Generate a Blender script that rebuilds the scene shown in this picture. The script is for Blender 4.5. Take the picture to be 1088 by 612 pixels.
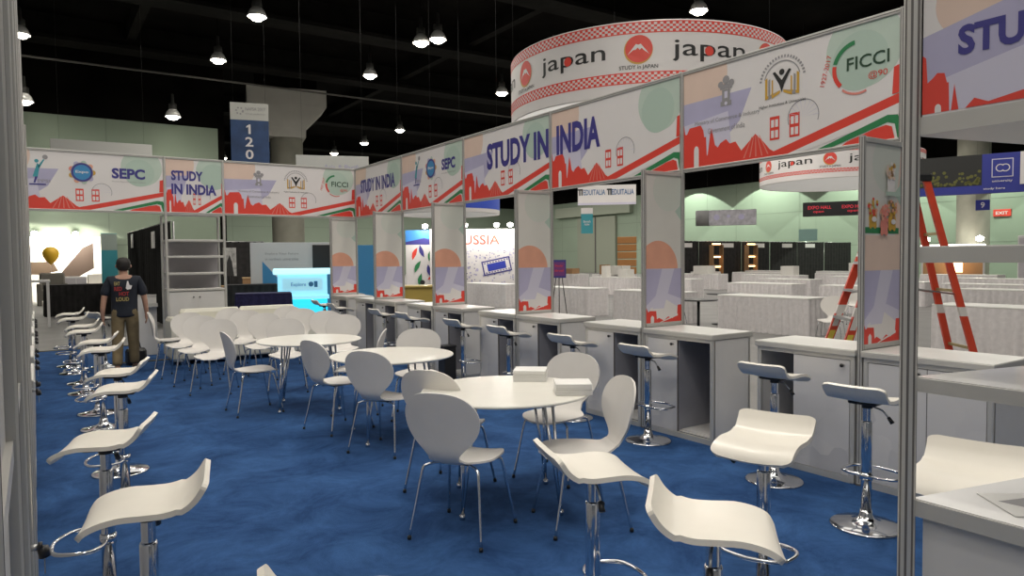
import bpy, math, random
from math import sin, cos, pi, radians
from mathutils import Vector, Matrix

for o in list(bpy.data.objects): bpy.data.objects.remove(o)
S = bpy.context.scene
COL = S.collection
random.seed(7)

# ---------------------------------------------------------------- camera
FPX, YAW, PITCH, ROLL, EYE = 748.95, .595, -.041, -.010, 1.6
fw = Vector((sin(YAW)*cos(PITCH), cos(YAW)*cos(PITCH), sin(PITCH)))
r0 = Vector((cos(YAW), -sin(YAW), 0)); u0 = r0.cross(fw)
rt = r0*cos(ROLL) + u0*sin(ROLL); upv = rt.cross(fw)
cd = bpy.data.cameras.new('camera'); cam = bpy.data.objects.new('camera', cd); COL.objects.link(cam)
cd.sensor_width = 36; cd.lens = FPX/1088*36; cd.clip_start = .05; cd.clip_end = 300
M = Matrix((rt, upv, -fw)).transposed().to_4x4(); M.translation = (0, 0, EYE)
cam.matrix_world = M
S.camera = cam

# ---------------------------------------------------------------- view, world, main light
S.view_settings.view_transform = 'Standard'; S.view_settings.look = 'None'
S.view_settings.gamma = 1; S.view_settings.use_curve_mapping = False
S.view_settings.exposure = 0.22
W = bpy.data.worlds.new('hall_air'); S.world = W; W.use_nodes = True
bg = W.node_tree.nodes['Background']; bg.inputs[0].default_value = (.75, .78, .8, 1); bg.inputs[1].default_value = .12
LAMP_W = 420.0          # watts in each high bay lamp
def area(name, loc, size, power, colr=(1, .95, .87)):
    l = bpy.data.lights.new(name, 'AREA'); l.shape = 'RECTANGLE'; l.size, l.size_y = size; l.energy = power; l.color = colr
    o = bpy.data.objects.new(name, l); COL.objects.link(o); o.location = loc
    return o
area('overhead_fill_light', (2.5, 5, 9.2), (12, 12), 620)  # unseen soft area fills added over the hall, not real ceiling fittings
area('overhead_fill_light', (-3, -6, 9.2), (8, 8), 420)
area('overhead_fill_light', (18, 14, 9.2), (16, 20), 1100)
area('overhead_fill_light', (34, 24, 9.2), (18, 30), 1500)
area('overhead_fill_light', (8, 24, 9.2), (12, 12), 420)
area('overhead_fill_light', (30, 58, 9.2), (34, 22), 5200)  # added fill that brightens the far back walls

# ---------------------------------------------------------------- materials
MATS = {}
def mat(name, c, rough=.5, metal=0, emit=0, spec=.5, noise=0, scale=8, bump=0, bscale=60, alpha=1, trans=0):
    if name in MATS: return MATS[name]
    m = bpy.data.materials.new(name); m.use_nodes = True; nt = m.node_tree; b = nt.nodes['Principled BSDF']
    b.inputs['Base Color'].default_value = (*c, 1); b.inputs['Roughness'].default_value = rough
    b.inputs['Metallic'].default_value = metal; b.inputs['Specular IOR Level'].default_value = spec
    if trans: b.inputs['Transmission Weight'].default_value = trans
    if emit:
        b.inputs['Emission Color'].default_value = (*c, 1); b.inputs['Emission Strength'].default_value = emit
    tc = nt.nodes.new('ShaderNodeTexCoord')
    if noise:
        n = nt.nodes.new('ShaderNodeTexNoise'); n.inputs['Scale'].default_value = scale; n.inputs['Detail'].default_value = 4
        nt.links.new(tc.outputs['Object'], n.inputs['Vector'])
        r = nt.nodes.new('ShaderNodeMapRange'); r.inputs[1].default_value = .3; r.inputs[2].default_value = .7
        r.inputs[3].default_value = 1-noise; r.inputs[4].default_value = 1+noise
        nt.links.new(n.outputs[0], r.inputs[0])
        h = nt.nodes.new('ShaderNodeMix'); h.data_type = 'RGBA'; h.blend_type = 'MULTIPLY'; h.inputs[0].default_value = 1
        h.inputs[6].default_value = (*c, 1); nt.links.new(r.outputs[0], h.inputs[7])
        nt.links.new(h.outputs[2], b.inputs['Base Color'])
    if bump:
        n = nt.nodes.new('ShaderNodeTexNoise'); n.inputs['Scale'].default_value = bscale
        nt.links.new(tc.outputs['Object'], n.inputs['Vector'])
        bp = nt.nodes.new('ShaderNodeBump'); bp.inputs['Strength'].default_value = bump; bp.inputs['Distance'].default_value = .01
        nt.links.new(n.outputs[0], bp.inputs['Height']); nt.links.new(bp.outputs[0], b.inputs['Normal'])
    MATS[name] = m
    return m
alu = mat('aluminium', (.56, .55, .52), .38, .35, noise=.05, scale=3)
aludk = mat('aluminium_groove', (.16, .15, .145), .5, .3)
lam = mat('white_laminate', (.62, .61, .60), .4, noise=.03, scale=4)
ctop = mat('counter_top_white', (.72, .71, .68), .3, noise=.02)
bay = mat('grey_bay_panel', (.27, .27, .30), .5, noise=.08, scale=3)
shelfback = mat('shelf_back_panel', (.46, .44, .46), .5, noise=.03)
cream = mat('cream_plastic', (.80, .76, .68), .33, noise=.02)
shell = mat('white_lacquered_ply', (.74, .71, .67), .35, noise=.02)
tabm = mat('white_table_laminate', (.80, .78, .71), .3, noise=.02)
greyseat = mat('grey_seat_underside', (.36, .38, .44), .4)
chrome = mat('chrome', (.72, .73, .75), .12, 1)
steel = mat('satin_steel', (.5, .5, .5), .3, .9)
black = mat('black_plastic', (.015, .015, .016), .4)
blk = mat('black_drape', (.012, .011, .011), .9, noise=.5, scale=5)
navyfab = mat('navy_fabric', (.02, .018, .07), .9, noise=.3, scale=20)
whitep = mat('white_print', (.74, .71, .70), .45, noise=.02, scale=2)
redp = mat('red_print', (.72, .06, .04), .45)
redlt = mat('light_red_print', (.72, .25, .2), .45)
navy = mat('navy_print', (.05, .045, .24), .45)
lav = mat('lavender_print', (.45, .43, .60), .45, noise=.06, scale=3)
lavlt = mat('pale_lavender_print', (.60, .58, .70), .45)
peach = mat('peach_print', (.72, .55, .46), .45, noise=.04, scale=3)
orange = mat('orange_print', (.72, .36, .25), .45, noise=.06, scale=5)
greenl = mat('pale_green_print', (.50, .60, .52), .45, noise=.05, scale=3)
greend = mat('green_print', (.03, .22, .08), .45)
mint = mat('mint_print', (.44, .56, .48), .45)
greyp = mat('grey_print', (.30, .29, .30), .5)
blackp = mat('black_print', (.02, .02, .02), .5)
goldp = mat('gold_print', (.6, .35, .05), .45)
brnp = mat('brown_print', (.28, .16, .08), .5)
tealp = mat('teal_print', (.05, .32, .38), .45)
bluep = mat('blue_print', (.05, .25, .5), .45)
royal = mat('royal_blue_print', (.03, .04, .28), .5)
skirt = mat('white_table_skirt', (.68, .65, .65), .8, noise=.08, scale=12)
paper = mat('white_paper', (.82, .81, .78), .6)
redfg = mat('red_fibreglass', (.68, .07, .03), .4, noise=.06, scale=10)
yellow = mat('yellow_print', (.75, .6, .08), .5)
skin = mat('skin', (.42, .24, .17), .6, noise=.06, scale=20)
sofam = mat('white_leatherette', (.74, .72, .62), .45, bump=.1, bscale=20)

def carpet_mat():
    m = bpy.data.materials.new('blue_carpet'); m.use_nodes = True; nt = m.node_tree; b = nt.nodes['Principled BSDF']
    b.inputs['Roughness'].default_value = .95; b.inputs['Specular IOR Level'].default_value = .1
    tc = nt.nodes.new('ShaderNodeTexCoord')
    n1 = nt.nodes.new('ShaderNodeTexNoise'); n1.inputs['Scale'].default_value = 2.2; n1.inputs['Detail'].default_value = 9; n1.inputs['Roughness'].default_value = .75; n1.inputs['Distortion'].default_value = .6
    n2 = nt.nodes.new('ShaderNodeTexNoise'); n2.inputs['Scale'].default_value = 180
    nt.links.new(tc.outputs['Object'], n1.inputs['Vector']); nt.links.new(tc.outputs['Object'], n2.inputs['Vector'])
    cr = nt.nodes.new('ShaderNodeValToRGB'); e = cr.color_ramp.elements
    e[0].position = .38; e[0].color = (.018, .052, .145, 1); e[1].position = .64; e[1].color = (.040, .105, .26, 1)
    nt.links.new(n1.outputs[0], cr.inputs[0]); nt.links.new(cr.outputs[0], b.inputs['Base Color'])
    bp = nt.nodes.new('ShaderNodeBump'); bp.inputs['Strength'].default_value = .5; bp.inputs['Distance'].default_value = .004
    nt.links.new(n2.outputs[0], bp.inputs['Height']); nt.links.new(bp.outputs[0], b.inputs['Normal'])
    return m
carpetm = carpet_mat()
def facet_mat():   # pale geometric print on the counter doors
    m = bpy.data.materials.new('faceted_print'); m.use_nodes = True; nt = m.node_tree; b = nt.nodes['Principled BSDF']
    b.inputs['Roughness'].default_value = .35
    tc = nt.nodes.new('ShaderNodeTexCoord'); mp = nt.nodes.new('ShaderNodeMapping'); mp.inputs['Rotation'].default_value = (.5, .9, .3)
    v = nt.nodes.new('ShaderNodeTexVoronoi'); v.distance = 'MANHATTAN'; v.inputs['Scale'].default_value = 4.5
    nt.links.new(tc.outputs['Object'], mp.inputs[0]); nt.links.new(mp.outputs[0], v.inputs['Vector'])
    sx = nt.nodes.new('ShaderNodeSeparateColor'); nt.links.new(v.outputs['Color'], sx.inputs[0])
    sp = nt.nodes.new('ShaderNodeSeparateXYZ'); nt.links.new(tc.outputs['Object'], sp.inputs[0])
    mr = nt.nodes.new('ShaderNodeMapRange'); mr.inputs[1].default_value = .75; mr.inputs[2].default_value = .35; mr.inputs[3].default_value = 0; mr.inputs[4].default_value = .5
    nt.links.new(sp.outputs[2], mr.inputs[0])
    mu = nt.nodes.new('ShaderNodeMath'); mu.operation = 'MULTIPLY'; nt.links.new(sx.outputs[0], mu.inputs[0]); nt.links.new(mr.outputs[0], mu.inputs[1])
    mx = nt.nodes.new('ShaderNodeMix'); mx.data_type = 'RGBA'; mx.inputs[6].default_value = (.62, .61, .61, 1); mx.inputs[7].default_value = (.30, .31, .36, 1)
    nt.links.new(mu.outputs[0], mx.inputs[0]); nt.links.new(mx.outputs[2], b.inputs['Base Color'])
    return m
doorm = facet_mat()

# ---------------------------------------------------------------- mesh building
class MB:
    def __init__(s): s.v = []; s.f = []; s.m = []; s.sm = []; s.mats = []
    def mi(s, m):
        if m not in s.mats: s.mats.append(m)
        return s.mats.index(m)
    def add(s, vs, fs, m, smooth=False, xf=None):
        k = len(s.v); i = s.mi(m)
        for p in vs:
            p = Vector(p); s.v.append(tuple(xf @ p) if xf else tuple(p))
        for f in fs: s.f.append([a+k for a in f]); s.m.append(i); s.sm.append(smooth)
        return s
    def box(s, x0, x1, y0, y1, z0, z1, m, xf=None, bev=0):
        if bev:
            b = min(bev, (x1-x0)/2.01, (y1-y0)/2.01, (z1-z0)/2.01)
            pts = [(x0+b, y0), (x1-b, y0), (x1, y0+b), (x1, y1-b), (x1-b, y1), (x0+b, y1), (x0, y1-b), (x0, y0+b)]
            cx, cy = (x0+x1)/2, (y0+y1)/2
            def sh(p, d): return (p[0]+(d if p[0] < cx else -d), p[1]+(d if p[1] < cy else -d))
            vs = [(*sh(p, b*.5), z0) for p in pts]+[(*p, z0+b) for p in pts]+[(*p, z1-b) for p in pts]+[(*sh(p, b*.5), z1) for p in pts]
            fs = [list(range(7, -1, -1)), list(range(24, 32))]
            for r in range(3):
                for k in range(8): a = r*8+k; c = r*8+(k+1) % 8; fs.append([a, c, c+8, a+8])
            return s.add(vs, fs, m, False, xf)
        vs = [(x, y, z) for z in (z0, z1) for y in (y0, y1) for x in (x0, x1)]
        return s.add(vs, [(0, 2, 3, 1), (4, 5, 7, 6), (0, 1, 5, 4), (2, 6, 7, 3), (0, 4, 6, 2), (1, 3, 7, 5)], m, False, xf)
    def lathe(s, prof, m, n=20, xf=None, c=(0, 0), smooth=True):
        vs = []; fs = []
        for r, z in prof:
            for k in range(n): a = 2*pi*k/n; vs.append((c[0]+r*cos(a), c[1]+r*sin(a), z))
        for i in range(len(prof)-1):
            for k in range(n): a = i*n+k; b = i*n+(k+1) % n; fs.append([a, b, b+n, a+n])
        if prof[0][0] > 1e-5: fs.append(list(range(n-1, -1, -1)))
        if prof[-1][0] > 1e-5: fs.append([(len(prof)-1)*n+k for k in range(n)])
        return s.add(vs, fs, m, smooth, xf)
    def cyl(s, r, z0, z1, m, n=16, c=(0, 0), xf=None):
        vs = []; 
        for z in (z0, z1):
            for k in range(n): a = 2*pi*k/n; vs.append((c[0]+r*cos(a), c[1]+r*sin(a), z))
        s.add(vs, [[k, (k+1) % n, (k+1) % n+n, k+n] for k in range(n)], m, True, xf)
        return s.add(vs, [list(range(n-1, -1, -1)), list(range(n, 2*n))], m, False, xf)
    def tube(s, pts, r, m, n=8, closed=False, xf=None, sm=True):
        pts = [Vector(p) for p in pts]; N = len(pts); vs = []; fs = []
        rr = r if isinstance(r, (list, tuple)) else [r]*N
        prev = None
        for i, p in enumerate(pts):
            a = pts[(i-1) % N] if (closed or i > 0) else p
            b = pts[(i+1) % N] if (closed or i < N-1) else p
            t = (b-a).normalized()
            if prev is None:
                ref = Vector((0, 0, 1)) if abs(t.z) < .9 else Vector((1, 0, 0)); nx = t.cross(ref).normalized()
            else: nx = (prev-t*prev.dot(t)).normalized()
            prev = nx; ny = t.cross(nx)
            for k in range(n): an = 2*pi*k/n; vs.append(p+(nx*cos(an)+ny*sin(an))*rr[i])
        for i in range(N if closed else N-1):
            for k in range(n):
                a = i*n+k; b = i*n+(k+1) % n; c = ((i+1) % N)*n+(k+1) % n; d = ((i+1) % N)*n+k; fs.append([a, b, c, d])
        if not closed: fs += [list(range(n-1, -1, -1)), [(N-1)*n+k for k in range(n)]]
        return s.add(vs, fs, m, sm, xf)
    def prism(s, poly, z0, z1, m, xf=None, side=None):
        n = len(poly); vs = [(x, y, z0) for x, y in poly]+[(x, y, z1) for x, y in poly]
        s.add(vs, [list(range(n-1, -1, -1)), list(range(n, 2*n))], m, False, xf)
        return s.add(vs, [[k, (k+1) % n, (k+1) % n+n, k+n] for k in range(n)], side or m, False, xf)
    def sheet(s, g, th, m, m2=None, xf=None):   # g: rows of points; gives a curved shell of thickness th
        R, Cn = len(g), len(g[0]); P = [[Vector(p) for p in r] for r in g]; N = []
        for i in range(R):
            row = []
            for j in range(Cn):
                du = P[min(i+1, R-1)][j]-P[max(i-1, 0)][j]; dv = P[i][min(j+1, Cn-1)]-P[i][max(j-1, 0)]
                nn = du.cross(dv); row.append(nn.normalized() if nn.length > 1e-9 else Vector((0, 0, 1)))
            N.append(row)
        top = [P[i][j] for i in range(R) for j in range(Cn)]
        bot = [P[i][j]-N[i][j]*th for i in range(R) for j in range(Cn)]
        q = [[i*Cn+j, (i+1)*Cn+j, (i+1)*Cn+j+1, i*Cn+j+1] for i in range(R-1) for j in range(Cn-1)]
        s.add(top, q, m, True, xf); s.add(bot, [f[::-1] for f in q], m2 or m, True, xf)
        loop = [j for j in range(Cn)]+[i*Cn+Cn-1 for i in range(1, R)]+[(R-1)*Cn+j for j in range(Cn-2, -1, -1)]+[i*Cn for i in range(R-2, 0, -1)]
        L = len(loop); vs = [top[k] for k in loop]+[bot[k] for k in loop]
        return s.add(vs, [[k, (k+1) % L, (k+1) % L+L, k+L] for k in range(L)], m, False, xf)
    def build(s, name, parent=None, kind=None, loc=None):
        me = bpy.data.meshes.new(name); me.from_pydata(s.v, [], s.f)
        for m in s.mats: me.materials.append(m)
        me.polygons.foreach_set('material_index', s.m); me.polygons.foreach_set('use_smooth', s.sm); me.update()
        o = bpy.data.objects.new(name, me); COL.objects.link(o)
        if parent: o.parent = parent
        if kind: o['kind'] = kind
        if loc: o.location = loc
        return o
def thing(name, label, cat, loc=(0, 0, 0), rz=0, group=None):
    o = bpy.data.objects.new(name, None); COL.objects.link(o); o.location = loc; o.rotation_euler.z = rz; o.empty_display_size = .1
    o['label'] = label; o['category'] = cat
    if group: o['group'] = group
    return o
def tag(o, label, cat, group=None):
    o['label'] = label; o['category'] = cat
    if group: o['group'] = group
    return o
def kids(o): return [c for c in bpy.data.objects if c.parent == o]
def dup(root, loc, rz, label, group=None):
    def cp(o, par):
        c = o.copy(); COL.objects.link(c); c.parent = par
        for k in o.children: cp(k, c)
        return c
    r = cp(root, None); r.location = loc; r.rotation_euler = (0, 0, rz); r['label'] = label
    if group: r['group'] = group
    return r
def az(d):          # clockwise bearing from +Y in degrees -> rotation that turns local +Y there
    return -radians(d)
def spl(pts, n):    # catmull-rom resample of tuples
    out = []; P = [pts[0]]+list(pts)+[pts[-1]]
    for i in range(1, len(P)-2):
        for k in range(n):
            t = k/n; a, b, c, d = P[i-1], P[i], P[i+1], P[i+2]
            out.append(tuple(.5*((2*b[q])+(-a[q]+c[q])*t+(2*a[q]-5*b[q]+4*c[q]-d[q])*t*t+(-a[q]+3*b[q]-3*c[q]+d[q])*t**3) for q in range(len(b))))
    out.append(pts[-1]); return out

# ---------------------------------------------------------------- flat print helpers (local x along, z up, viewer at -y)
def clip(poly, x0, x1, y0, y1):
    def cut(P, ax, lim, keep):
        o = []
        for i in range(len(P)):
            a, b = P[i-1], P[i]; ia = (a[ax] >= lim) == keep or a[ax] == lim; ib = (b[ax] >= lim) == keep or b[ax] == lim
            if ia != ib:
                t = (lim-a[ax])/(b[ax]-a[ax]); q = [a[0]+(b[0]-a[0])*t, a[1]+(b[1]-a[1])*t]; q[ax] = lim; o.append(tuple(q))
            if ib: o.append(b)
        return o
    for ax, lim, keep in ((0, x0, True), (0, x1, False), (1, y0, True), (1, y1, False)):
        if not poly: return []
        poly = cut(poly, ax, lim, keep)
    out = []
    for p in poly:
        if not out or abs(p[0]-out[-1][0])+abs(p[1]-out[-1][1]) > 1e-6: out.append(p)
    return out if len(out) > 2 else []
def disc(cx, cy, r, n=32, ry=None): return [(cx+r*cos(2*pi*k/n), cy+(ry or r)*sin(2*pi*k/n)) for k in range(n)]
def ringpolys(cx, cy, r, w, a0=0, a1=360, n=28):
    o = []
    for k in range(n):
        a, b = radians(a0+(a1-a0)*k/n), radians(a0+(a1-a0)*(k+1)/n)
        o.append([(cx+r*cos(a), cy+r*sin(a)), (cx+r*cos(b), cy+r*sin(b)), (cx+(r-w)*cos(b), cy+(r-w)*sin(b)), (cx+(r-w)*cos(a), cy+(r-w)*sin(a))])
    return o
def band(p, q, w): return [p, q, (q[0], q[1]+w), (p[0], p[1]+w)]
def rect(x0, x1, y0, y1): return [(x0, y0), (x1, y0), (x1, y1), (x0, y1)]
class Art:           # a thin print: polygons stacked in hair-thin layers in front of y
    def __init__(s, w, h, y=0, step=.00014): s.w, s.h, s.y, s.k, s.step, s.mb = w, h, y, 0, step, MB()
    def put(s, poly, m, layer=None):
        poly = clip([tuple(p) for p in poly], 0, s.w, 0, s.h)
        if not poly: return s
        if layer is None: s.k += 1; layer = s.k
        y = s.y-layer*s.step
        ar = sum(poly[i-1][0]*poly[i][1]-poly[i][0]*poly[i-1][1] for i in range(len(poly)))
        if ar < 0: poly = poly[::-1]
        s.mb.add([(a, y, b) for a, b in poly], [list(range(len(poly)))], m); return s
    def puts(s, polys, m):
        s.k += 1
        for p in polys: s.put(p, m, s.k)
        return s
    def text(s, t, x, z, w, h, m, bold=0.0, rot=0, mb=None):
        vs, fs = glyphs(t, bold)
        xs = [v[0] for v in vs]; ys = [v[1] for v in vs]; sx = w/(max(xs)-min(xs)); sy = h/(max(ys)-min(ys)) if h else sx
        s.k += 1; y = s.y-s.k*s.step
        P = [((v[0]-min(xs))*sx, (v[1]-min(ys))*sy) for v in vs]
        if rot: P = [(a*cos(rot)-b*sin(rot), a*sin(rot)+b*cos(rot)) for a, b in P]
        (mb or s.mb).add([(x+a, y, z+b) for a, b in P], fs, m)
        return s
GC = {}
def glyphs(t, bold=0.0):
    key = (t, bold)
    if key in GC: return GC[key]
    c = bpy.data.curves.new('txt', 'FONT'); c.body = t; c.size = 1; c.offset = bold; c.resolution_u = 3
    o = bpy.data.objects.new('txt', c); COL.objects.link(o)
    dg = bpy.context.evaluated_depsgraph_get(); me = o.evaluated_get(dg).to_mesh()
    vs = [(v.co.x, v.co.y) for v in me.vertices]; fs = [list(p.vertices) for p in me.polygons]
    o.evaluated_get(dg).to_mesh_clear(); bpy.data.objects.remove(o); bpy.data.curves.remove(c)
    GC[key] = (vs, fs); return vs, fs

# ================================================================ THE SETTING
X0, X1h, YB, ZC = -25.0, 51.5, 75.0, 11.6
def structure(name, mb): return mb.build(name, kind='structure')
concrete = mat('grey_concrete', (.17, .165, .16), .6, noise=.15, scale=1.2)
wallg = mat('sage_green_wall', (.25, .31, .235), .7, noise=.05, scale=.3)
ceilm = mat('black_ceiling', (.0045, .004, .0034), .98, spec=.05, noise=.5, scale=.6)
structure('floor', MB().box(X0, X1h, -12, YB, -.2, -.012, concrete))
structure('ceiling', MB().box(X0, X1h, -12, YB, ZC, ZC+.2, ceilm))
def wall_with_joints(name, axis, pos, a0, a1, top, thick=.3):
    mb = MB()
    if axis == 'y': mb.box(a0, a1, pos, pos+thick, -.2, top, wallg).box(a0, a1, pos, pos+thick, top, ZC, ceilm)
    else: mb.box(pos, pos+thick, a0, a1, -.2, top, wallg).box(pos, pos+thick, a0, a1, top, ZC, ceilm)
    j = mat('wall_joint', (.2, .24, .19), .8)
    x = a0+3
    while x < a1:
        if axis == 'y': mb.box(x, x+.04, pos-.01, pos, 0, top, j)
        else: mb.box(pos-.01, pos, x, x+.04, 0, top, j)
        x += 6.2
    for z in (2.4, 5.2):
        if axis == 'y': mb.box(a0, a1, pos-.012, pos, z, z+.04, j)
        else: mb.box(pos-.012, pos, a0, a1, z, z+.04, j)
    return structure(name, mb)
wall_with_joints('wall_back_left', 'y', 36.2, X0, 7.5, 8)
wall_with_joints('wall_back', 'y', YB, 7.5, X1h, 8)
wall_with_joints('wall_right', 'x', X1h, -12, YB, 8)
structure('wall_return', MB().box(7.5, 7.8, 36.2, YB, -.2, ZC, ceilm))
structure('wall_left', MB().box(X0-.3, X0, -12, 36.5, -.2, ZC, wallg))
# dark roof beams and pipe runs under the ceiling
beam = mat('dark_beam', (.008, .0075, .0065), .95, spec=.1, noise=.4, scale=1)
for i, y in enumerate((20, 27, 34, 45, 56, 66)):
    structure('trim_%d' % (i+1), MB().box(X0 if y < 36 else 7.8, X1h, y, y+.5, 10.7, ZC, beam).box(X0 if y < 36 else 7.8, X1h, y-.3, y+.8, 10.55, 10.7, beam))
for i, x in enumerate((3.5, 16, 29)):
    structure('trim_%d' % (i+7), MB().box(x, x+.35, -12 if x > 8 else -12, 36 if x < 8 else YB, 11.0, ZC, beam))
pipem = mat('grey_pipe', (.10, .095, .085), .6)
structure('trim_10', MB().tube([(-14, 33.0, 9.55), (7, 33.0, 9.55), (28, 33.0, 9.55), (51, 33, 9.55)], .045, pipem))

# carpet and its joint strips
mb = MB().box(-.9, 5.62, -3, 15.45, -.012, 0, carpetm)
tag(mb.build('carpet'), 'deep blue exhibition carpet laid over the whole booth floor', 'carpet')
strip = mat('brown_tape', (.10, .085, .05), .7)
tag(MB().box(1.05, 4.2, 12.72, 12.80, .0, .012, strip).build('carpet_joint_strip'), 'narrow brown joint strip across the blue carpet under the white sofa', 'floor strip')
tag(MB().box(-.3, 3.0, 15.36, 15.44, .0, .012, strip).build('carpet_edge_strip'), 'brown edging strip where the blue carpet meets the concrete at the far end', 'floor strip')

# concrete columns with flared capitals
colm = mat('column_concrete', (.25, .245, .20), .8, noise=.1, scale=1.5)
capm = mat('column_capital', (.50, .49, .44), .8, noise=.05, scale=1.5)
def column(x, y, r, rz, lab, cap=True):
    t = thing('concrete_column', lab, 'column', (x, y, 0), rz)
    MB().cyl(r, -.012, 8.0 if cap else ZC, colm, 24).build('shaft', t)
    if cap:
        m = MB()
        lv = [(8.0, .90, .90), (8.5, .92, .92), (9.6, 1.95, 1.1), (10.45, 1.95, 1.1)]
        vs = []; fs = []
        for z, a, b in lv: vs += [(-a, -b, z), (a, -b, z), (a, b, z), (-a, b, z)]
        for i in range(3):
            for k in range(4): fs.append([i*4+k, i*4+(k+1) % 4, i*4+4+(k+1) % 4, i*4+4+k])
        fs += [[3, 2, 1, 0], [12, 13, 14, 15]]; m.box(-1.5, 1.5, -.8, .8, 10.45, ZC, ceilm)
        m.add(vs, fs, capm); m.build('capital', t)
    return t
column(11.2, 37.6, .82, az(12), 'round concrete column with a wide flared capital behind the 1200 banner')
column(46, 19.3, .85, 0, 'thick concrete column at far right under the blue hanging sign', False)

# ---------------------------------------------------------------- high bay lamps
lampgl = mat('lamp_glass', (1, .93, .80), .3, emit=26)
lamph = mat('lamp_housing', (.05, .05, .045), .6, .2)
lampr = mat('lamp_reflector', (.85, .84, .8), .25, .2, emit=0)
lamp0 = thing('high_bay_lamp', 'x', 'lamp', (0, 0, 9.9))
MB().lathe([(.02, .95), (.05, .93), (.07, .55), (.16, .5), (.17, .28), (.10, .22)], lamph, 16).build('housing', lamp0)
MB().tube([(0, 0, .9), (0, 0, ZC-9.9)], .012, ceilm, 6).build('stem', lamp0)
MB().lathe([(.12, .30), (.24, .16), (.33, -.06), (.31, -.06), (.22, .14), (.11, .27)], lampr, 20).build('reflector', lamp0)
MB().lathe([(.0, .22), (.12, .2), (.21, .08), (.27, -.06), (.16, -.16), (.0, -.2)], lampgl, 18).build('bulb', lamp0)
ld = bpy.data.lights.new('lamp_light', 'SPOT'); ld.energy = LAMP_W; ld.spot_size = radians(150); ld.spot_blend = .6; ld.color = (1, .94, .84); ld.shadow_soft_size = .3
lo = bpy.data.objects.new('lamp_light', ld); COL.objects.link(lo); lo.parent = lamp0; lo.location = (0, 0, -.25)
lamps = [
 (-.16, 31.2, 'bright high bay lamp at top left beside the aluminium post'),
 (6.48, 24.75, 'high bay lamp hanging nearest, top left of centre above the dark ceiling'),
 (6.5, 30.9, 'high bay lamp between the pair over the 1200 banner and the top edge'),
 (12.45, 24.4, 'left lamp of the close pair of high bay lamps at top centre'),
 (12.80, 23.7, 'right lamp of the close pair of high bay lamps at top centre'),
 (12.69, 29.9, 'high bay lamp below and left of the close pair'),
 (-.12, 34.0, 'high bay lamp just over the green wall at far left'),
 (5.25, 34.2, 'high bay lamp above the left end of the green back wall'),
 (19.53, 41.4, 'high bay lamp right of the flared column, highest of the three there'),
 (19.51, 47.2, 'high bay lamp right of the flared column, middle one of the three there'),
 (19.36, 52.8, 'high bay lamp right of the flared column, lowest of the three there'),
 (12.7, 59.6, 'small distant high bay lamp left of the blue 1200 banner'),
 (19.54, 29.6, 'high bay lamp touching the left edge of the round hanging sign'),
 (19.39, 16.9, 'high bay lamp shining above the top rim of the round hanging sign'),
 (47.0, 38.0, 'high bay lamp seen low through the gap under the right banner'),
]
for i, (x, y, l) in enumerate(lamps):
    if i == 0: lamp0.location = (x, y, 9.9); lamp0['label'] = l
    else:
        o = dup(lamp0, (x, y, 8.05 if i in (6, 7) else 10.2 if i == 13 else 9.9), 0, l)
        if i in (6, 7): MB().tube([(0, 0, 1.6), (0, 0, ZC-8.05)], .012, ceilm, 6).build('stem_extension', o)
dim = ld.copy(); dim.energy = 60
for o in list(bpy.data.objects):
    if o.type == 'LIGHT' and o.parent and o.parent.name.startswith('high_bay_lamp') and abs(o.parent.location.y-34.1) < .5: o.data = dim
for x, y in [(-6.5, 6), (-.1, 0), (-.1, 12), (6.5, 6), (6.5, 17.5), (12.7, 0), (12.7, 12), (26, 8), (26, 20), (33, 30), (33, 8), (42, 22), (26, 36), (40, 50), (-6.5, 18), (28, 62)]:
    dup(lamp0, (x, y, 9.9), 0, 'high bay ceiling lamp of the hall, outside the picture', 'hall lamps out of frame')
lamp0['group'] = 'high bay lamps in view'
# wall washers that throw the arched scallops on the far green wall
for i, y in enumerate((45, 37, 29, 21, 13)):
    t = thing('wall_washer', ['wall washer fitting making the leftmost light arch on the far wall', 'wall washer fitting making the second light arch on the far wall', 'wall washer fitting making the third light arch on the far wall', 'wall washer fitting making the fourth light arch on the far wall', 'wall washer fitting at the far right end of the green wall'][i], 'lamp', (X1h-3.0, y, 9.9))
    MB().box(-.3, .3, -.3, .3, .05, .3, lamph).tube([(0, 0, .3), (0, 0, ZC-9.9)], .02, lamph, 6).build('housing', t)
    l = bpy.data.lights.new('washer_light', 'SPOT'); l.energy = 2600; l.spot_size = radians(104); l.spot_blend = .03; l.color = (.9, 1, .85); l.shadow_soft_size = .05
    o = bpy.data.objects.new('washer_light', l); COL.objects.link(o); o.parent = t; o.rotation_euler = (0, 0, 0)

# ================================================================ BOOTH FRAME
Y0, MOD, XE, XI, HT, HB = 13.16, 2.097, 5.24, 4.72, 3.385, 2.42
XLI, XLE = -.035, -.56
YK = [Y0-i*MOD for i in range(6)]
TC = .945
def post(x, y, h, lab, grp=None):   # octagonal grooved post
    mb = MB(); r = .023
    mb.cyl(r, 0, h, alu, 8)
    for k in range(8):
        mb.box(-.003, .003, r*.922, r*.922+.0006, .02, h-.01, aludk, Matrix.Rotation(pi/8+k*pi/4, 4, 'Z'))
    mb.cyl(r+.003, 0, .012, aludk, 8)
    o = mb.build('aluminium_post'); o.location = (x, y, 0); o.rotation_euler.z = radians(22.5)*0
    return tag(o, lab, 'post', grp)
ordw = ['back corner', 'fifth bay', 'fourth bay', 'third bay', 'second bay', 'nearest bay']
near = ['at the back corner by the glowing cyan kiosk', 'left of the SEPC banner on the right wall', 'where the SEPC and STUDY IN banners meet', 'between the words IN and INDIA', 'at the left end of the FICCI banner', 'at the right end of the FICCI banner']
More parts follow.
